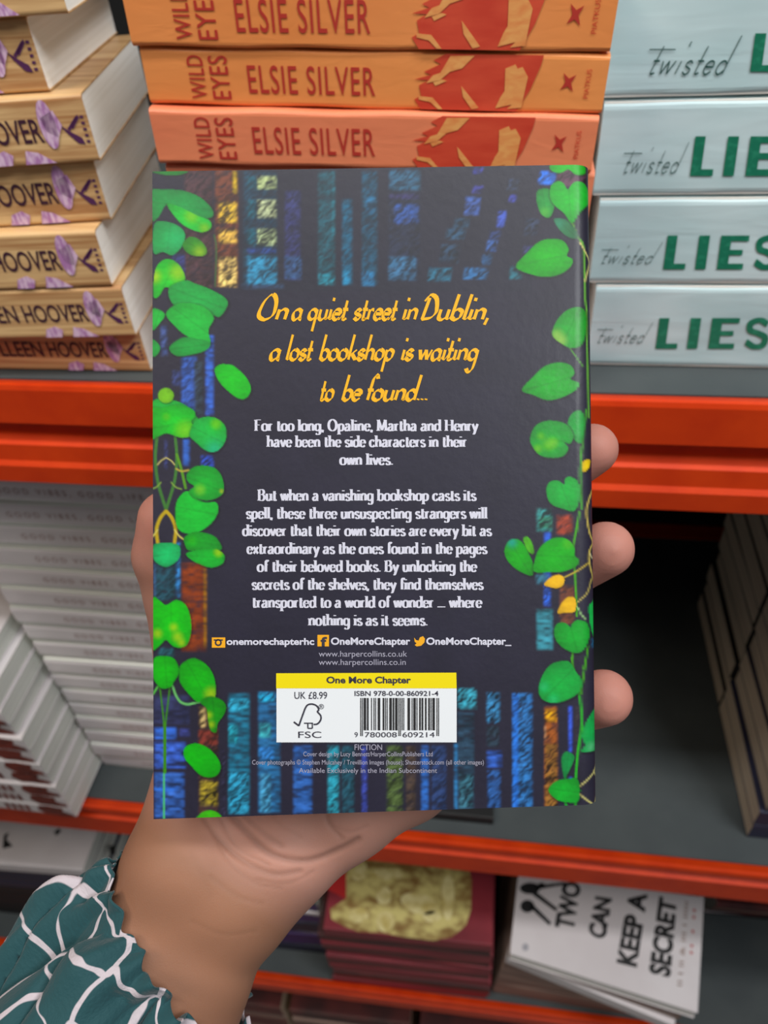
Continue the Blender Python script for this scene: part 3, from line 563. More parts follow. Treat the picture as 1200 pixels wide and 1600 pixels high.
# leaves, left
leaf([(30,45),(90,50),(200,55),(180,72),(110,78),(30,62)],(50,130,60),*A5)
leaf([(20,160),(90,150),(180,155),(270,190),(332,255),(322,292),(250,285),(180,250),(100,225),(60,285),(25,305)],(44,150,80),*A5)
leaf([(35,330),(80,310),(150,330),(190,370),(180,430),(130,482),(80,465),(32,470)],(40,160,90),*A5,hi=[(150,400,40,(60,190,120))])
leaf([(100,225),(160,235),(250,280),(315,305),(322,345),(280,366),(220,350),(160,310)],(54,190,84),*A5,hi=[(225,285,28,(150,200,60)),(290,345,20,(150,200,60))])
leaf([(178,430),(210,392),(250,395),(290,430),(302,470),(270,488),(210,475)],(62,140,56),*A5,hi=[(265,465,22,(170,210,50))])
leaf([(40,560),(80,508),(130,508),(175,550),(190,610),(130,650),(90,645),(60,690),(32,690)],G3,*A5,hi=[(155,570,30,(180,214,80)),(38,590,22,(200,220,70))])
leaf([(110,650),(190,610),(240,625),(330,660),(408,716),(372,790),(330,785),(200,740),(130,730)],(48,166,84),*A5)
leaf([(95,780),(150,730),(220,725),(290,745),(338,800),(310,860),(320,932),(260,918),(190,885),(140,840)],G1,*A5)
leaf([(112,950),(180,900),(250,905),(318,925),(300,962),(230,985),(150,993)],(50,160,78),*A5)
leaf([(25,755),(90,780),(60,830),(25,860)],G1,*A5); leaf([(25,910),(65,945),(52,985),(25,992)],(50,160,78),*A5)
leaf([(342,1065),(365,1038),(400,1035),(440,1045),(500,1100),(526,1160),(500,1206),(450,1202),(370,1130)],(56,194,74),*A5,grad=.2,veins=False)
leaf([(28,1222),(120,1215),(190,1240),(240,1285),(240,1330),(28,1330)],G1,*A5)
leaf(blob(95,1193,40,38),(130,194,70),*A5,veins=False)
leaf([(30,0),(90,-12),(200,-30),(285,0),(300,42),(275,72),(292,110),(278,160),(230,176),(190,170),(120,148),(60,172),(30,175)],(58,190,76),*A7,hi=[(235,130,45,(150,214,74)),(120,45,20,(110,190,60))])
leaf([(270,130),(300,70),(370,45),(440,58),(490,110),(490,190),(450,250),(400,266),(350,245),(300,200),(268,170)],(42,176,84),*A7,hi=[(430,90,28,(140,214,60)),(420,250,40,(70,190,150))])
leaf([(180,590),(220,525),(260,510),(300,550),(360,580),(430,580),(442,640),(400,710),(320,765),(230,770),(182,720)],(58,194,84),*A7,grad=.2)
leaf([(245,410),(290,360),(360,350),(430,370),(470,430),(478,510),(440,550),(370,567),(300,550),(262,510),(295,480),(260,455)],(42,164,70),*A7,hi=[(330,500,26,(150,214,90)),(465,510,10,(190,200,90))])
leaf([(232,800),(290,765),(360,770),(430,800),(466,865),(430,885),(350,875),(260,880),(235,840)],(46,150,62),*A7,hi=[(280,820,28,(80,190,70))])
leaf([(243,900),(300,880),(380,873),(440,875),(482,912),(470,962),(400,988),(320,962),(270,935)],(46,178,76),*A7,hi=[(445,892,20,(190,220,60))])
leaf([(35,850),(100,832),(190,842),(208,890),(190,942),(125,982),(70,965),(40,930)],(58,196,120),*A7,grad=.5)
leaf([(30,1190),(80,1195),(118,1222),(180,1190),(240,1220),(270,1300),(272,1400),(240,1478),(170,1483),(117,1440),(70,1482),(30,1482)],(62,192,60),*A7,hi=[(165,1360,18,(190,214,50)),(190,1420,22,(190,214,50)),(215,1458,16,(190,214,50)),(65,1400,20,(190,214,50))])
leaf([(45,60),(55,-10),(130,-25),(200,-5),(236,60),(236,110),(200,170),(180,205),(130,222),(90,205),(50,150)],(62,182,62),*AL)
leaf([(240,100),(255,40),(330,-5),(400,10),(470,70),(510,170),(508,285),(440,292),(380,322),(320,270),(250,180)],(58,184,62),*AL,hi=[(480,260,34,(190,210,60))])
leaf([(400,322),(470,278),(560,308),(592,360),(572,420),(530,480),(517,548),(475,532),(455,450),(445,370)],(54,156,50),*AL,hi=[(462,420,18,(190,214,50)),(480,490,18,(190,214,50))])
leaf([(272,690),(300,648),(370,632),(450,662),(520,728),(550,800),(532,860),(480,886),(400,870),(330,800),(285,750)],(58,180,56),*AL,grad=.2,veins=False)
leaf([(378,1180),(420,1145),(480,1133),(540,1160),(545,1190),(380,1195)],(90,190,60),*AL)
# vines, right
vine([(1018,318),(1050,390),(1080,440),(1085,600),(1090,700),(1100,800),(1100,950),(1105,1100),(1110,1300)],(120,180,90),3,*A6)
vine([(1058,415),(1090,460),(1118,505),(1100,570),(1088,610)],(220,214,150),2.2,*A6); vine([(1005,950),(1040,1000),(1075,1045)],(90,150,70),2,*A6)
vine([(710,0),(690,150),(670,320),(668,450),(680,620)],(84,160,70),3.2,*A8); vine([(660,640),(640,760),(625,860),(632,1000),(640,1150),(645,1290)],(84,160,60),3.2,*A8); vine([(645,1230),(670,1275),(700,1310)],(170,210,150),1.8,*A8)
vine([(620,1500),(615,1610)],(84,160,60),3,*A8); vine([(720,1480),(705,1560),(690,1620)],(84,160,60),2.6,*A8)
vine([(765,490),(730,560),(710,640),(730,760),(760,830),(735,880),(730,950),(775,1100)],(214,196,120),2.4,*A8); vine([(720,962),(640,1012),(560,1052)],(190,170,90),2.2,*A8); vine([(748,1060),(715,1145),(650,1202)],(190,176,110),2,*A8); vine([(738,900),(750,925),(762,932)],(226,220,180),1.5,*A8)
vine([(890,-10),(905,60),(920,110)],(84,160,60),2.6,*AR); vine([(1000,-10),(960,250)],(84,160,60),2.6,*AR); vine([(945,240),(965,450),(935,680),(920,900),(920,1080)],(70,170,70),3.8,*AR)
vine([(945,920),(1060,830),(1095,770)],(206,200,140),2.2,*AR); vine([(1065,815),(1080,850),(1100,875)],(206,200,140),1.8,*AR); vine([(945,970),(1020,1030),(1070,1060),(1095,1000)],(206,200,140),2.2,*AR); vine([(900,700),(860,800),(845,870)],(60,150,70),2.4,*AR); vine([(840,1010),(860,1080)],(60,160,70),4,*AR)
# leaves, right
leaf([(905,30),(960,10),(1040,12),(1092,30),(1085,62),(1040,75),(1000,48),(960,65),(920,58)],(52,180,60),*A6)
leaf([(925,300),(980,300),(1020,330),(1052,390),(1010,395),(960,360)],(50,116,74),*A6,hi=[(950,320,22,(70,150,120))])
leaf([(836,185),(850,150),(905,150),(930,220),(905,290),(865,278),(845,235)],(50,150,72),*A6,hi=[(880,265,20,(110,190,90))])
leaf([(995,150),(975,118),(945,108),(912,130),(905,185),(930,230),(980,272),(1017,320),(1060,262),(1112,205),(1112,140),(1070,108),(1025,115)],(44,178,72),*A6,ang=1.5)
leaf([(733,542),(790,470),(850,415),(910,400),(970,408),(1000,450),(992,485),(1022,505),(1010,540),(960,577),(890,592),(820,582)],(44,172,62),*A6)
leaf([(920,860),(950,800),(1000,757),(1060,745),(1095,780),(1090,880),(1062,940),(1010,952),(955,925),(922,895)],(44,160,64),*A6,hi=[(940,890,24,(170,206,110)),(965,915,20,(170,206,110))])
leaf([(763,1164),(830,1090),(880,1045),(950,1026),(1010,1040),(1030,1080),(1010,1110),(1055,1132),(1030,1170),(960,1205),(890,1216),(820,1190)],(40,170,68),*A6)
leaf([(590,70),(620,20),(670,5),(697,60),(690,150),(670,212),(620,180),(593,130)],(52,160,76),*A8)
leaf([(353,180),(380,110),(430,76),(500,70),(580,92),(622,160),(605,212),(565,205),(592,240),(560,290),(480,301),(410,282),(368,230)],(46,164,72),*A8,hi=[(470,218,28,(130,200,60)),(500,205,22,(130,200,60)),(400,245,20,(130,200,60)),(420,165,18,(120,190,60))])
leaf([(567,468),(530,445),(480,450),(456,490),(465,560),(500,600),(560,620),(623,635),(655,590),(668,520),(652,450),(605,420),(572,432)],(44,168,78),*A8,ang=1.2)
leaf([(193,880),(220,820),(270,808),(310,838),(345,900),(370,960),(370,1032),(330,1030),(260,992),(210,940)],(46,166,58),*A8,hi=[(240,830,22,(60,170,170))])
leaf([(310,810),(340,795),(370,845),(375,900),(340,885)],(96,180,60),*A8)
leaf([(380,950),(410,870),(470,815),(540,798),(600,820),(632,870),(630,910),(657,940),(640,980),(560,1012),(460,1017),(378,1012)],(40,174,64),*A8,hi=[(590,840,34,(110,200,70))],ang=.05)
YL=(244,196,50)
leaf([(440,1092),(480,1050),(533,1032),(567,1055),(558,1098),(520,1116),(470,1107)],YL,*A8,veins=False,grad=.2); leaf([(524,1272),(550,1210),(590,1172),(632,1178),(640,1220),(630,1264),(570,1268)],YL,*A8,veins=False,grad=.2); leaf([(685,325),(740,310),(730,360),(688,390)],(236,206,80),*A8,veins=False)
leaf([(725,1240),(750,1210),(790,1190),(800,1430),(770,1432),(740,1360)],(50,184,96),*A8)
leaf([(608,1362),(570,1332),(520,1340),(502,1390),(520,1450),(570,1496),(640,1522),(690,1500),(727,1430),(722,1350),(690,1322),(645,1316),(612,1342)],(44,166,72),*A8,ang=1.3)
leaf([(653,220),(680,120),(740,40),(830,12),(882,25),(922,90),(967,160),(942,240),(860,292),(760,316),(680,288)],(48,172,84),*AR,hi=[(690,200,26,(90,200,130)),(760,290,26,(90,200,130))])
leaf([(963,560),(980,490),(1040,400),(1105,380),(1110,670),(1060,672),(960,667),(990,620)],(56,166,90),*AR,hi=[(1040,640,30,(120,200,150))])
leaf([(818,740),(832,680),(870,668),(912,700),(900,750),(860,830),(838,860)],(54,150,84),*AR)
leaf([(723,945),(770,885),(850,864),(938,870),(942,1020),(860,1032),(780,1010)],(40,170,72),*AR)
# small marks
IMG=np.clip(IMG*(1+.16*(N2-.5))[...,None],0,1)
small=IMG.reshape(NY,SSN,NX,SSN,3).mean((1,3)); lum=small@np.array([.3,.6,.1]); small=np.clip(lum[...,None]+1.22*(small-lum[...,None]),.002,1)*.66
BASE=np.array(lin((38,36,52)))*.7
def art_at(px,py):
    fx=np.clip((px-x0_)/SX-.5,0,NX-1.001); fy=np.clip((py-y0_)/SY-.5,0,NY-1.001); xi=fx.astype(int); yi=fy.astype(int); fx=(fx-xi)[...,None]; fy=(fy-yi)[...,None]
    return (small[yi,xi]*(1-fx)+small[yi,xi+1]*fx)*(1-fy)+(small[yi+1,xi]*(1-fx)+small[yi+1,xi+1]*fx)*fy
# cover cross-section: (distance along the width in metres, depth) then around the spine to the front cover
Wb=.1302; r1=.0055; sec_=[]
nf=455
for k in range(nf): sec_.append(((Wb-r1)*k/(nf-1),0.0))
for k in range(1,13):
    a=math.pi/2*k/12; sec_.append((Wb-r1+r1*math.sin(a), .004-.004*math.cos(a)))
ns1=len(sec_)
for k in range(1,6): sec_.append((Wb+.0006*math.sin(k/5*math.pi), (.004+(TH-.003-.004)*k/5)))
for k in range(1,7):
    a=math.pi/2*k/6; sec_.append((Wb-.003+.003*math.cos(a), TH-.003+.003*math.sin(a)))
for k in range(1,9): sec_.append(((Wb-.003)*(1-k/8),TH))
sec_=np.array(sec_); NR=676; ncol=len(sec_)
tt=np.linspace(0,1,NR)[:,None,None]; uu=(sec_[:,0]/Wb)[None,:,None]
L3=cTL*(1-tt)+cBL*tt; R3=cTR*(1-tt)+cBR*tt
# slight natural bow of a paperback cover
bow=(.0000*np.sin(np.pi*np.clip(uu,0,1)))
P3=L3*(1-uu)+R3*uu+bn*(sec_[:,1][None,:,None]-bow*(sec_[:,1][None,:,None]<.001))
verts=P3.reshape(-1,3)
# printed picture follows the sheet; colours taken at the flat position
rel=verts.reshape(NR,ncol,3)-C0; cc=rel@W; 
flat=(L3*(1-uu)+R3*uu)-C0; fc=flat@W; ppx=600+F*fc[...,0]/fc[...,2]; ppy=800+F*fc[...,1]/fc[...,2]
colr=np.ones((NR,ncol,4)); colr[...,:3]=art_at(ppx,ppy); colr[:,ns1:,:3]=BASE*(1+.2*rng.random((NR,ncol-ns1,1))*0)
ii=np.arange(NR*ncol).reshape(NR,ncol); q=np.stack([ii[:-1,:-1],ii[1:,:-1],ii[1:,1:],ii[:-1,1:]],-1).reshape(-1,4)
def fast_mesh(name,v,q,mat,parent):
    me=bpy.data.meshes.new(name); v=v-parent_origin(parent) if parent else v
    me.vertices.add(len(v)); me.vertices.foreach_set('co',v.astype('f').ravel()); me.loops.add(q.size); me.loops.foreach_set('vertex_index',q.astype('i').ravel())
    me.polygons.add(len(q)); me.polygons.foreach_set('loop_start',np.arange(0,q.size,4,dtype='i')); me.polygons.foreach_set('loop_total',np.full(len(q),4,'i'))
    me.update(calc_edges=True); me.validate(); me.polygons.foreach_set('use_smooth',np.ones(len(me.polygons),bool))
    o=bpy.data.objects.new(name,me); COL.objects.link(o); me.materials.append(mat)
    if parent: o.parent=parent
    return o
m_cov=newmat('printed_cover',BASE,.5,.32,.12,.22); nt=m_cov.node_tree; at=nt.nodes.new('ShaderNodeVertexColor'); at.layer_name='print'; nt.links.new(at.outputs[0],nt.nodes['Principled BSDF'].inputs['Base Color'])
nn=nt.nodes.new('ShaderNodeTexNoise'); nn.inputs['Scale'].default_value=60; bb=nt.nodes.new('ShaderNodeBump'); bb.inputs['Strength'].default_value=.12; bb.inputs['Distance'].default_value=.0004; nt.links.new(nn.outputs[0],bb.inputs['Height']); nt.links.new(bb.outputs[0],nt.nodes['Principled BSDF'].inputs['Normal']); nt.links.new(bb.outputs[0],nt.nodes['Principled BSDF'].inputs['Coat Normal'])
cov=fast_mesh('cover',verts,q,m_cov,book)
ca=cov.data.color_attributes.new('print','FLOAT_COLOR','POINT'); ca.data.foreach_set('color',colr.astype('f').ravel())
# page block inside
def bk(u,t,d): return (cTL*(1-t)+cBL*t)*(1-u)+(cTR*(1-t)+cBR*t)*u+bn*d
v=[bk(u,t,d) for d in (.0006,TH-.0006) for t in (.001,.999) for u in (.002,.975)]
obj('page_block',v,[(0,1,3,2),(4,6,7,5),(0,4,5,1),(2,3,7,6),(0,2,6,4),(1,5,7,3)],m_pages,book)
# --- lettering of the back cover
m_gold_l=newmat('gold_lettering',lin((216,160,24)),.5,.2,0,.3); m_white_l=newmat('white_lettering',lin((190,190,204)),.45,.3); m_grey_l=newmat('grey_lettering',lin((150,148,164)),.45,.3)
m_yellow=newmat('yellow_label',lin((214,196,10)),.4,.3,.1); m_label=newmat('white_label',lin((208,212,216)),.4,.3,.1); m_icon=newmat('amber_icon',lin((216,154,30)),.4,.3)
QBK=QB(.00012)
def put(name,geos,mat): v,f=join(geos); return obj(name,v,f,mat,book)
gold=dict(nib=(.24,.26),tmin=.04,shear=.26,asc=2.35,desc=2.2,single_a=True,track=.0,link=True)
def st(s,x0,x1,base,xh,**k):
    g=stroke_text(s,**k); y0,y1=LASTY[0]; return mapgeo(g,[(x0,base-y1*xh),(x1,base-y1*xh),(x1,base-y0*xh),(x0,base-y0*xh)],QBK)
put('headline_lettering',[
 st('On',401,452,499,15.5,**gold), st('a',455,474,499,15.5,**gold), st('quiet',480,545,499,15.5,**gold), st('street',551,622,499,15.5,**gold), st('in',628,654,499,15.5,**gold), st('Dublin,',657,764,499,15.5,**gold),
 st('a',420,440,562,15.5,**gold), st('lost',446,490,562,15.5,**gold), st('bookshop',498,617,562,15.5,**gold), st('is',626,648,562,15.5,**gold), st('waiting',654,749,562,15.5,**gold),
 st('to',500,523,625,15.5,**gold), st('be',533,567,625,15.5,**gold), st('found...',572,668,625,15.5,**gold),
],m_gold_l)
body=dict(nib=(.31,.0),tmin=.048,serif=True,track=.06)
lines=[('For too long, Opaline, Martha and Henry',397,748,673),('have been the side characters in their',416,729,698),('own lives.',530,614,726),('But when a vanishing bookshop casts its',402,745,782),('spell, these three unsuspecting strangers will',384,762,810),('discover that their own stories are every bit as',378,769,837),('extraordinary as the ones found in the pages',385,762,865),('of their beloved books. By unlocking the',401,746,893),('secrets of the shelves, they find themselves',393,756,921),('transported to a world of wonder ... where',395,754,949),('nothing is as it seems.',481,668,977)]
gs=[]
for s,x0,x1,yb in lines:
    gs.append(st(s,x0,x1,yb,10.6,**body))
put('blurb_lettering',gs,m_white_l)
def tx(s,x0,y0,x1,y1,b=0.,off=.00012): return mapgeo(text_geo(s,b),rect(x0,y0,x1,y1),QB(off))
put('handle_lettering',[tx('onemorechapterhc',354,997,491,1011,.03),tx('OneMoreChapter',517,996,641,1011,.03),tx('OneMoreChapter_',666,996,799,1011,.03)],m_white_l)
put('web_lettering',[tx('www.harpercollins.co.uk',498,1017,636,1029),tx('www.harpercollins.co.in',498,1030,634,1042)],m_grey_l)
put('social_icon',[poly_geo(rect(331,996,352,1012),QBK),poly_geo(rect(496,992,514,1010),QBK),poly_geo([(647,996),(650,1000),(654,1001),(656,996),(661,994),(664,998),(663,1004),(658,1009),(651,1010),(648,1008),(651,1005),(648,1003)],QBK)],m_icon)
Qi=QB(.00022)
m_dark_l=newmat('dark_print',lin((40,38,52)),.5)
put('icon_detail',[poly_geo(blob(341,1004,5.5,5.5),Qi),poly_geo(rect(334,999,348,1001),Qi),mapgeo(text_geo('f',.04),rect(501,995,511,1010),Qi)],m_dark_l)
put('icon_lens',[poly_geo(blob(341,1004,3,3),QB(.0003))],m_icon)
put('price_label',[poly_geo(rect(432,1075,713.5,1160),QBK)],m_label); put('label_band',[poly_geo([(431.5,1052),(713,1051),(713.5,1075.5),(431.5,1075.5)],QB(.0002))],m_yellow)
# bar code
code=[];rb=random.Random(3); L_={'A':['0001101','0011001','0010011','0111101','0100011','0110001','0101111','0111011','0110111','0001011']}
Gc=['0100111','0110011','0011011','0100001','0011101','0111001','0000101','0010001','0001001','0010111']; par='ABBABA'
bits='101'+''.join((L_['A'][int(d)] if p=='A' else Gc[int(d)]) for d,p in zip('780008',par))+'01010'+''.join(''.join('1' if c=='0' else '0' for c in L_['A'][int(d)]) for d in '609214')+'101'
Ql=QB(.0003); gs=[]; w=(686-563)/95
for i,bt in enumerate(bits):
    if bt=='1':
        lg=i<3 or i>91 or 45<=i<50; gs.append(poly_geo(rect(563+i*w,1090.5,563+(i+1)*w+.02,1150 if lg else 1141),Ql))
put('barcode',gs,m_ink)
def tl(s,x0,y0,x1,y1,b=0.): return mapgeo(text_geo(s,b),rect(x0,y0,x1,y1),Ql)
put('label_lettering',[tl('One More Chapter',510,1057,642,1071,.03),tl('UK £8.99',460,1081,511,1092),tl('ISBN 978-0-00-860921-4',554,1079.5,685,1087.5,.01),tl('9',554,1144,559,1152),tl('780008',570,1144,620,1152),tl('609214',629,1144,679,1152)],m_dark_l)
V=[];Fc=[]
for pts,w in (([(459,1128),(467,1134)],1.3),([(467,1134),(473,1117),(479,1103),(487,1100),(495,1103),(498,1109),(496,1112),(501,1118),(501,1125),(496,1131),(490,1132)],1.2)):
    ribbon(V,Fc,smooth_pts(pts),np.array((0,0)),w)
for pts in ([(475,1130),(489,1130)],[(481,1130),(481,1138)],[(481,1138),(488,1138)],[(488,1138),(488,1130)]): ribbon(V,Fc,smooth_pts(pts),np.array((0,0)),.9)
v,f=join([([Ql(*p[:2]) for p in V],Fc),mapgeo(text_geo('FSC',.0),rect(466,1143,502,1153),Ql),mapgeo(text_geo('®'),rect(498,1100,506,1108),Ql)]); obj('certification_mark',v,f,m_dark_l,book)
put('credit_lettering',[tx('FICTION',554,1163,597,1172),tx('Cover design by Lucy Bennett/HarperCollinsPublishers Ltd',474,1174.5,676,1184),tx('Cover photographs © Stephen Mulcahey / Trevillion Images (house); Shutterstock.com (all other images)',394,1187,756,1197),tx('Available Exclusively in the Indian Subcontinent',467,1200,683,1210)],m_grey_l)
# ================================================================== hand and forearm
def cpt(px,py,z): return np.array([(px-600)/F*z,(py-800)/F*z,z])
P_=lambda px,py,z,r: (cpt(px,py,z),r)
chains=[]   # (list of (point, radius), blend)
arm=[[P_(300,1352,.258,.0195),P_(225,1500,.252,.0205),P_(170,1640,.248,.0225),P_(120,1790,.246,.025)],[P_(366,1392,.260,.0182),P_(286,1540,.255,.0195),P_(240,1680,.250,.0215),P_(190,1830,.248,.024)],
     [P_(300,1352,.258,.0195),P_(366,1392,.260,.0182)],
     [P_(300,1352,.258,.0195),P_(340,1260,.272,.0205),P_(330,1130,.276,.019)],           # thenar side
     [P_(366,1392,.260,.0180),P_(440,1300,.270,.0195),P_(480,1200,.277,.0185),P_(620,1160,.280,.013)],
     [P_(340,1260,.272,.0205),P_(430,1130,.280,.016),P_(520,1030,.281,.0125)],
     [P_(430,1280,.274,.018),P_(520,1150,.281,.014),P_(590,1080,.281,.0125)],
     [P_(440,1330,.266,.0160),P_(540,1262,.268,.0160),P_(640,1215,.276,.0135),P_(690,1185,.280,.0115)],    # hypothenar edge
     [P_(366,1392,.260,.018),P_(430,1330,.264,.0175)]]
fing=[[P_(520,1030,.281,.0122),P_(600,950,.282,.0105),P_(720,850,.277,.0098),P_(840,762,.268,.0090),P_(925,702,.257,.0088)],
      [P_(590,1080,.281,.0122),P_(700,1000,.283,.0105),P_(800,940,.279,.0100),P_(885,892,.270,.0096),P_(947,858,.259,.0095)],
      [P_(640,1140,.281,.0122),P_(740,1125,.284,.0105),P_(820,1115,.280,.0100),P_(890,1103,.271,.0098),P_(944,1090,.260,.0096)],
      [P_(690,1185,.280,.0110),P_(770,1195,.283,.0093),P_(830,1200,.279,.0086),P_(875,1200,.271,.0080)]]
thumb=[[P_(330,1130,.276,.018),P_(300,1040,.270,.0125),P_(276,930,.263,.0108),P_(262,868,.257,.0114),P_(262,812,.252,.0098)]]
vox=.0014
allp=np.array([p for c in arm+fing+thumb for p,_ in c]); mn=allp.min(0)-.03; mx=allp.max(0)+.03
nx,ny,nz=[int(v)+1 for v in (mx-mn)/vox]
gx=(mn[0]+np.arange(nx)*vox).astype('f')[:,None,None]; gy=(mn[1]+np.arange(ny)*vox).astype('f')[None,:,None]; gz=(mn[2]+np.arange(nz)*vox).astype('f')[None,None,:]
D_=np.full((nx,ny,nz),.05,'f')
def cone(a,ra,b,rb,k,Dm):
    lo=np.minimum(a-ra,b-rb)-.016; hi=np.maximum(a+ra,b+rb)+.016; i0=np.maximum(((lo-mn)/vox).astype(int),0); i1=np.minimum(((hi-mn)/vox).astype(int)+1,[nx,ny,nz])
    X=gx[i0[0]:i1[0]];Y=gy[:,i0[1]:i1[1]];Z=gz[:,:,i0[2]:i1[2]]; d=(b-a); L=float(d@d)
    t=np.clip(((X-a[0])*d[0]+(Y-a[1])*d[1]+(Z-a[2])*d[2])/L,0,1)
    s=np.sqrt((X-a[0]-t*d[0])**2+(Y-a[1]-t*d[1])**2+(Z-a[2]-t*d[2])**2)-(ra+(rb-ra)*t)
    sl=np.s_[i0[0]:i1[0],i0[1]:i1[1],i0[2]:i1[2]]; A=Dm[sl]; h=np.clip(.5+.5*(s-A)/k,0,1); Dm[sl]=s*(1-h)+A*h-k*h*(1-h)
for c in arm:
    for (a,ra),(b,rb) in zip(c[:-1],c[1:]): cone(a,ra,b,rb,.009,D_)
for c in fing+thumb:
    Df=np.full_like(D_,.05)
    for (a,ra),(b,rb) in zip(c[:-1],c[1:]): cone(a,ra,b,rb,.002,Df)
    k=.005; h=np.clip(.5+.5*(Df-D_)/k,0,1); D_=np.where(Df<.02,Df*(1-h)+D_*h-k*h*(1-h),D_)
def surface_nets(D,o,s):
    nx,ny,nz=D.shape; ins=D<0; cnt=np.zeros((nx-1,ny-1,nz-1),'f'); acc=np.zeros((nx-1,ny-1,nz-1,3),'f'); cor=[(0,0,0),(1,0,0),(0,1,0),(1,1,0),(0,0,1),(1,0,1),(0,1,1),(1,1,1)]
    def V(c): return D[c[0]:nx-1+c[0],c[1]:ny-1+c[1],c[2]:nz-1+c[2]]
    for a in cor:
        for ax in range(3):
            if a[ax]==0:
                b=list(a); b[ax]=1; va,vb=V(a),V(b); m=(va<0)!=(vb<0)
                t=np.where(m,va/np.where(m,va-vb,1),0)
                cnt+=m
                for q_ in range(3): acc[...,q_]+=np.where(m,a[q_]+(t if q_==ax else 0),0)
    act=cnt>0; idx=-np.ones(act.shape,int); idx[act]=np.arange(act.sum()); cells=np.argwhere(act); vs=(cells+acc[act]/cnt[act][:,None])*s+o; quads=[]
    for ax in range(3):
        sl0=[slice(1,-1)]*3; sl1=[slice(1,-1)]*3; sl0[ax]=slice(0,-1); sl1[ax]=slice(1,None)
        A=ins[tuple(sl0)]; B_=ins[tuple(sl1)]; e=np.argwhere(A!=B_); st_=A[A!=B_]
        off=np.ones(3,int); off[ax]=0; e=e+off; u=(ax+1)%3; w=(ax+2)%3; du=np.eye(3,dtype=int)[u]; dw=np.eye(3,dtype=int)[w]
        g=lambda p: idx[p[:,0],p[:,1],p[:,2]]
        qd=np.stack([g(e-du-dw),g(e-dw),g(e),g(e-du)],1); qd[~st_]=qd[~st_][:,::-1]; quads.append(qd)
    return vs,np.concatenate(quads)
hv,hq=surface_nets(D_,mn,vox)
# relax a little, then press the palm creases in
def smooth_mesh(v,q,it):
    for _ in range(it):
        s=np.zeros_like(v); c=np.zeros(len(v))
        for a,b in ((0,1),(1,2),(2,3),(3,0)):
            np.add.at(s,q[:,a],v[q[:,b]]); np.add.at(s,q[:,b],v[q[:,a]]); np.add.at(c,q[:,a],1); np.add.at(c,q[:,b],1)
        v=v*.4+.6*s/c[:,None]
    return v
hv=smooth_mesh(hv,hq,3)
# one level of subdivision (linear + relax)
def subdiv(v,q):
    e=np.concatenate([q[:,[0,1]],q[:,[1,2]],q[:,[2,3]],q[:,[3,0]]]); es=np.sort(e,1); key=es[:,0].astype(np.int64)*len(v)+es[:,1]; uq,inv=np.unique(key,return_inverse=True)
    ev=(v[uq//len(v)]+v[uq%len(v)])/2; fcn=v[q].mean(1); nv=np.concatenate([v,ev,fcn]); n=len(q); E_=inv.reshape(4,n)+len(v); fcI=np.arange(n)+len(v)+len(ev)
    nq=np.concatenate([np.stack([q[:,0],E_[0],fcI,E_[3]],1),np.stack([E_[0],q[:,1],E_[1],fcI],1),np.stack([fcI,E_[1],q[:,2],E_[2]],1),np.stack([E_[3],fcI,E_[2],q[:,3]],1)]); return nv,nq
hv,hq=subdiv(hv,hq); hv=smooth_mesh(hv,hq,2)
px_=600+F*hv[:,0]/hv[:,2]; py_=800+F*hv[:,1]/hv[:,2]
fn=np.cross(hv[hq[:,1]]-hv[hq[:,0]],hv[hq[:,3]]-hv[hq[:,0]]); vn=np.zeros_like(hv)
for k in range(4): np.add.at(vn,hq[:,k],fn)
vn/=np.linalg.norm(vn,axis=1)[:,None]+1e-12
if (vn*(hv-hv.mean(0))).sum()<0: hq=hq[:,::-1]; vn=-vn
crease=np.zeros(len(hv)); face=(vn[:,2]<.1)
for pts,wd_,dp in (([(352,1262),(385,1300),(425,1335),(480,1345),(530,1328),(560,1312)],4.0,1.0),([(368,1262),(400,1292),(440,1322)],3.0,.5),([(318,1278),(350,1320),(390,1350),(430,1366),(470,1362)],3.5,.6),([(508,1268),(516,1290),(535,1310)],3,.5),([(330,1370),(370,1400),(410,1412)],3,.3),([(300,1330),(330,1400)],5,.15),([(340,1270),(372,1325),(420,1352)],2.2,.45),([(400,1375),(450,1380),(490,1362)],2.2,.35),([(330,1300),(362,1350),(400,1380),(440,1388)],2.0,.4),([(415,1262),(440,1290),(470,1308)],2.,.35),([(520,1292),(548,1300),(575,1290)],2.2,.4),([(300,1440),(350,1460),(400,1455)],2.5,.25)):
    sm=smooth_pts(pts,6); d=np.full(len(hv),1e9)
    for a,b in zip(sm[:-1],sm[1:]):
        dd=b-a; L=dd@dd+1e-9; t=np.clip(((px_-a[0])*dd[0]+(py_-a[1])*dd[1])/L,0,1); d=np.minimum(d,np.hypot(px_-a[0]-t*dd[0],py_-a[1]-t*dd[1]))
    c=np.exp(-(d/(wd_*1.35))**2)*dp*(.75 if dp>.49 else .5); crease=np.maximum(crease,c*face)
hv=hv-vn*(crease*.0009)[:,None]
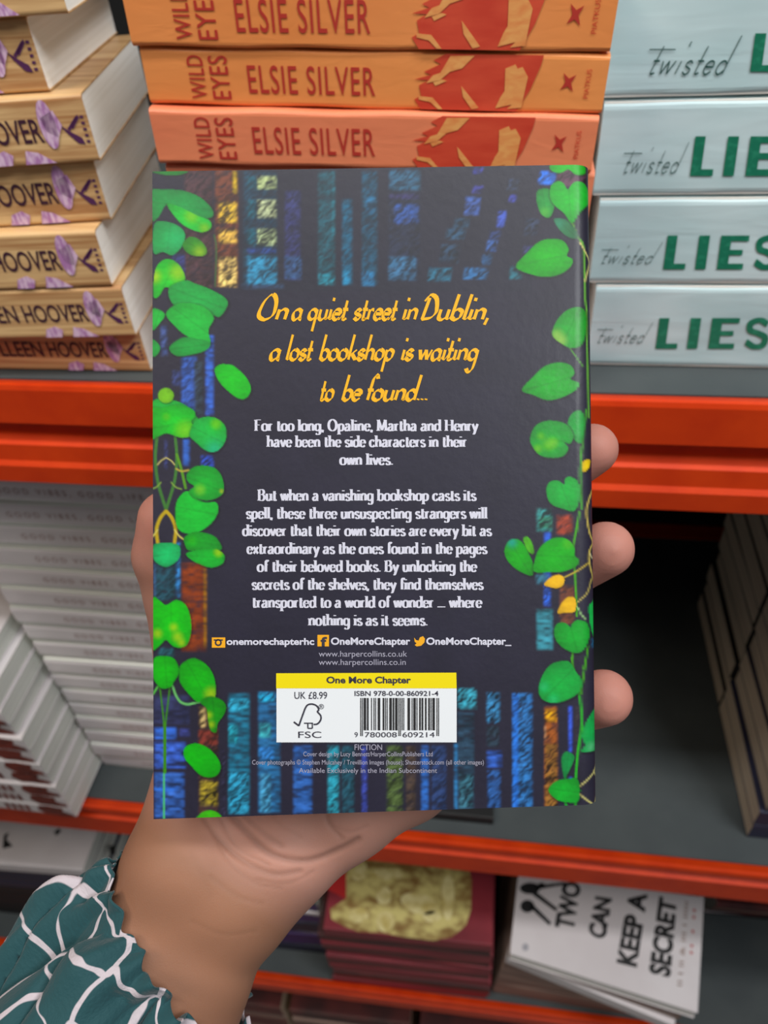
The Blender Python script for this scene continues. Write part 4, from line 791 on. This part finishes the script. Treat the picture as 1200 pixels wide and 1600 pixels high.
# keep the skin clear of the book: flatten what would press through its front cover
hw=hv@W.T+C0
dist=(hw-bp0)@bn; rel_=hw-cTL; eu=(cTR-cTL); ev_=(cBL-cTL); U=(rel_@eu)/(eu@eu); Vv=(rel_@ev_)/(ev_@ev_)
ins_=(U>-.0)&(U<1.0)&(Vv>-.01)&(Vv<1.0)&(dist<TH+.0006)&(dist>0.004)
hw[ins_]+=bn*((TH+.0006)-dist[ins_])[:,None]
m_skin=newmat('skin',lin((196,142,118)),.55,.25); nt=m_skin.node_tree; b=nt.nodes['Principled BSDF']; b.inputs['Subsurface Weight'].default_value=.12; b.inputs['Subsurface Radius'].default_value=(.6,.25,.12); b.inputs['Subsurface Scale'].default_value=.006
at=nt.nodes.new('ShaderNodeVertexColor'); at.layer_name='tone'; nt.links.new(at.outputs[0],b.inputs['Base Color'])
vo=nt.nodes.new('ShaderNodeTexNoise'); vo.inputs['Scale'].default_value=420; vo.inputs['Detail'].default_value=4; bm_=nt.nodes.new('ShaderNodeBump'); bm_.inputs['Strength'].default_value=.14; bm_.inputs['Distance'].default_value=.0005; nt.links.new(vo.outputs[0],bm_.inputs['Height']); nt.links.new(bm_.outputs[0],b.inputs['Normal'])
person=fast_mesh('person',hw,hq,m_skin,None); tag(person,'person\'s bare left hand and wrist holding up the navy book, sleeve pushed back','person')
# skin tone: pinker palm and fingertips, browner wrist and forearm
along=((px_-335)*.62+(py_-1340)*-.78); palm=np.clip(along/90+.35,0,1)[:,None]; 
tips=np.zeros(len(hv))
for (a,_) in [c[-1] for c in fing+thumb]: tips=np.maximum(tips,np.exp(-(np.linalg.norm(hv-a,axis=1)/.016)**2))
tone=np.array(lin((146,103,80)))*(1-palm)+np.array(lin((178,130,114)))*palm
tone=tone*(1-tips[:,None])+np.array(lin((190,126,112)))*tips[:,None]
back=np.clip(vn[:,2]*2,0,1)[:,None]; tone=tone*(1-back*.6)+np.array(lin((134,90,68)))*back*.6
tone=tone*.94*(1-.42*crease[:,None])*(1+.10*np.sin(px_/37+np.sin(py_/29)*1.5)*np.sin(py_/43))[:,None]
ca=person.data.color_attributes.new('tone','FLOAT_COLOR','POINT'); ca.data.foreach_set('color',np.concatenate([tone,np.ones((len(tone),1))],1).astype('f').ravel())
# sleeve: gathered cuff and puffed upper part
AX=[P_(290,1478,.256,.0345),P_(262,1500,.255,.0355),P_(225,1530,.253,.0385),P_(170,1610,.250,.0430),P_(130,1720,.248,.0440),P_(100,1860,.248,.043),P_(80,2000,.25,.042)]
ctr=np.array([a for a,_ in AX]); rad=np.array([b for _,b in AX]); sp=np.concatenate([[0],np.cumsum(np.linalg.norm(np.diff(ctr,axis=0),axis=1))])
NS,NT=220,360; ss=np.linspace(0,sp[-1],NS)
def ip(s,arr): return np.stack([np.interp(s,sp,arr[:,k]) for k in range(arr.shape[1])],1)
def smooth1(a,n):
    for _ in range(n): a[1:-1]=(a[:-2]+a[1:-1]*2+a[2:])/4
    return a
cc_=smooth1(ip(ss,ctr),60); rr_=smooth1(np.interp(ss,sp,rad)[:,None],12)[:,0]
tg=np.gradient(cc_,axis=0); n0=np.array([-.79,.61,-.08]); wgt=np.clip(1-ss/.05,0,1)[:,None]; tg=tg/np.linalg.norm(tg,axis=1)[:,None]; tg=tg*(1-wgt)+n0/np.linalg.norm(n0)*wgt; tg/=np.linalg.norm(tg,axis=1)[:,None]
ref=np.array([0,0,-1.]); e1=np.cross(tg,ref); e1/=np.linalg.norm(e1,axis=1)[:,None]; e2=np.cross(e1,tg)
th_=np.linspace(0,2*np.pi,NT,endpoint=False); S2,T2=np.meshgrid(ss,th_,indexing='ij')
ph=T2+.25*np.sin(3*T2)+1.5*S2/.1
fold=.0030*np.sin(17*ph)*np.exp(-S2/.022)+.0016*np.sin(29*T2+2*np.sin(4*T2))*np.exp(-S2/.012)
fold+=.0042*np.sin(6*T2+40*S2+1.2*np.sin(2*T2))*np.clip(S2/.02,0,1)*np.exp(-S2/.09)+.0030*np.sin(9*T2-70*S2+2*np.sin(3*T2+30*S2))*np.clip(S2/.015,0,1)*np.exp(-S2/.07)
fold+=-.0022*np.exp(-((S2-.011)/.0028)**2)*(.6+.4*np.sin(11*T2))+ .0015*np.sin(3*T2+120*S2)
g1=np.abs(np.sin(3.5*T2+28*S2+.8*np.sin(2*T2+1))); g2=np.abs(np.sin(5.5*T2-36*S2+1.1*np.sin(3*T2)+2)); fold+=-.0085*(1-g1)**5*np.clip(S2/.012,0,1)*np.exp(-S2/.10)-.0065*(1-g2)**6*np.clip(S2/.01,0,1)*np.exp(-S2/.12)
R2=rr_[:,None]+fold; alongw=(.0012*np.sin(15*T2+1)+.0008*np.sin(31*T2))*np.exp(-S2/.01)
sv=cc_[:,None,:]+e1[:,None,:]*(R2*np.cos(T2))[...,None]+e2[:,None,:]*(.86*R2*np.sin(T2))[...,None]+tg[:,None,:]*alongw[...,None]
sd=np.full(S2.shape,1.)
for c in arm[:2]:
    for (a,ra),(b_,rb) in zip(c[:-1],c[1:]):
        dd=b_-a; t=np.clip(((sv-a)@dd)/(dd@dd),0,1); sd=np.minimum(sd,np.linalg.norm(sv-a-t[...,None]*dd,axis=2)-(ra+(rb-ra)*t))
push=np.clip(.0035-sd,0,None); out=e1[:,None,:]*np.cos(T2)[...,None]+e2[:,None,:]*np.sin(T2)[...,None]
sv=sv+out*push[...,None]
ii=np.arange(NS*NT).reshape(NS,NT); jj=np.roll(ii,-1,1); sq=np.stack([ii[:-1],jj[:-1],jj[1:],ii[1:]],-1).reshape(-1,4)
m_sl=newmat('leaf_print_fabric',lin((30,78,84)),.75,.3); nt=m_sl.node_tree; b=nt.nodes['Principled BSDF']; b.inputs['Sheen Weight'].default_value=.15
geo=nt.nodes.new('ShaderNodeAttribute'); geo.attribute_name='cloth'; 
nz_=nt.nodes.new('ShaderNodeTexNoise'); nz_.inputs['Scale'].default_value=55; nt.links.new(geo.outputs['Vector'],nz_.inputs[0])
mx_=nt.nodes.new('ShaderNodeVectorMath'); mx_.operation='MULTIPLY_ADD'; mx_.inputs[1].default_value=(.012,.012,.0); nt.links.new(nz_.outputs['Color'],mx_.inputs[0]); nt.links.new(geo.outputs['Vector'],mx_.inputs[2])
mpv=nt.nodes.new('ShaderNodeMapping'); mpv.inputs['Scale'].default_value=(60,84,1); mpv.inputs['Rotation'].default_value=(0,0,.5); nt.links.new(mx_.outputs[0],mpv.inputs[0])
vo=nt.nodes.new('ShaderNodeTexVoronoi'); vo.voronoi_dimensions='2D'; vo.feature='DISTANCE_TO_EDGE'; vo.inputs['Scale'].default_value=1; vo.inputs['Randomness'].default_value=.9; nt.links.new(mpv.outputs[0],vo.inputs[0])
nw=nt.nodes.new('ShaderNodeTexNoise'); nw.inputs['Scale'].default_value=90; nt.links.new(geo.outputs['Vector'],nw.inputs[0])
ml=nt.nodes.new('ShaderNodeMath'); ml.operation='MULTIPLY_ADD'; ml.inputs[1].default_value=-.30; ml.inputs[2].default_value=.135; nt.links.new(nw.outputs[0],ml.inputs[0])
ad=nt.nodes.new('ShaderNodeMath'); ad.operation='ADD'; nt.links.new(vo.outputs['Distance'],ad.inputs[0]); nt.links.new(ml.outputs[0],ad.inputs[1])
rp=nt.nodes.new('ShaderNodeValToRGB'); rp.color_ramp.elements[0].position=.030; rp.color_ramp.elements[1].position=.050; rp.color_ramp.elements[0].color=(*lin((182,172,178)),1); rp.color_ramp.elements[1].color=(*lin((24,66,71)),1)
nt.links.new(ad.outputs[0],rp.inputs[0]); nt.links.new(rp.outputs[0],b.inputs['Base Color'])
wv=nt.nodes.new('ShaderNodeTexNoise'); wv.inputs['Scale'].default_value=900; nt.links.new(geo.outputs['Vector'],wv.inputs[0]); bp_=nt.nodes.new('ShaderNodeBump'); bp_.inputs['Distance'].default_value=.0006; bp_.inputs['Strength'].default_value=.5; nt.links.new(wv.outputs[0],bp_.inputs['Height']); nt.links.new(bp_.outputs[0],b.inputs['Normal'])
sl=fast_mesh('sleeve',(sv.reshape(-1,3)@W.T+C0),sq,m_sl,None); sl.parent=person; sl['label']='dark teal sleeve printed with pale leaf outlines'
va=sl.data.attributes.new('cloth','FLOAT_VECTOR','POINT'); uvw=np.stack([T2*.042,S2,np.zeros_like(S2)],-1).reshape(-1,3); va.data.foreach_set('vector',uvw.astype('f').ravel())
sdm=sl.modifiers.new('thick','SOLIDIFY'); sdm.thickness=.0006; sdm.offset=-1
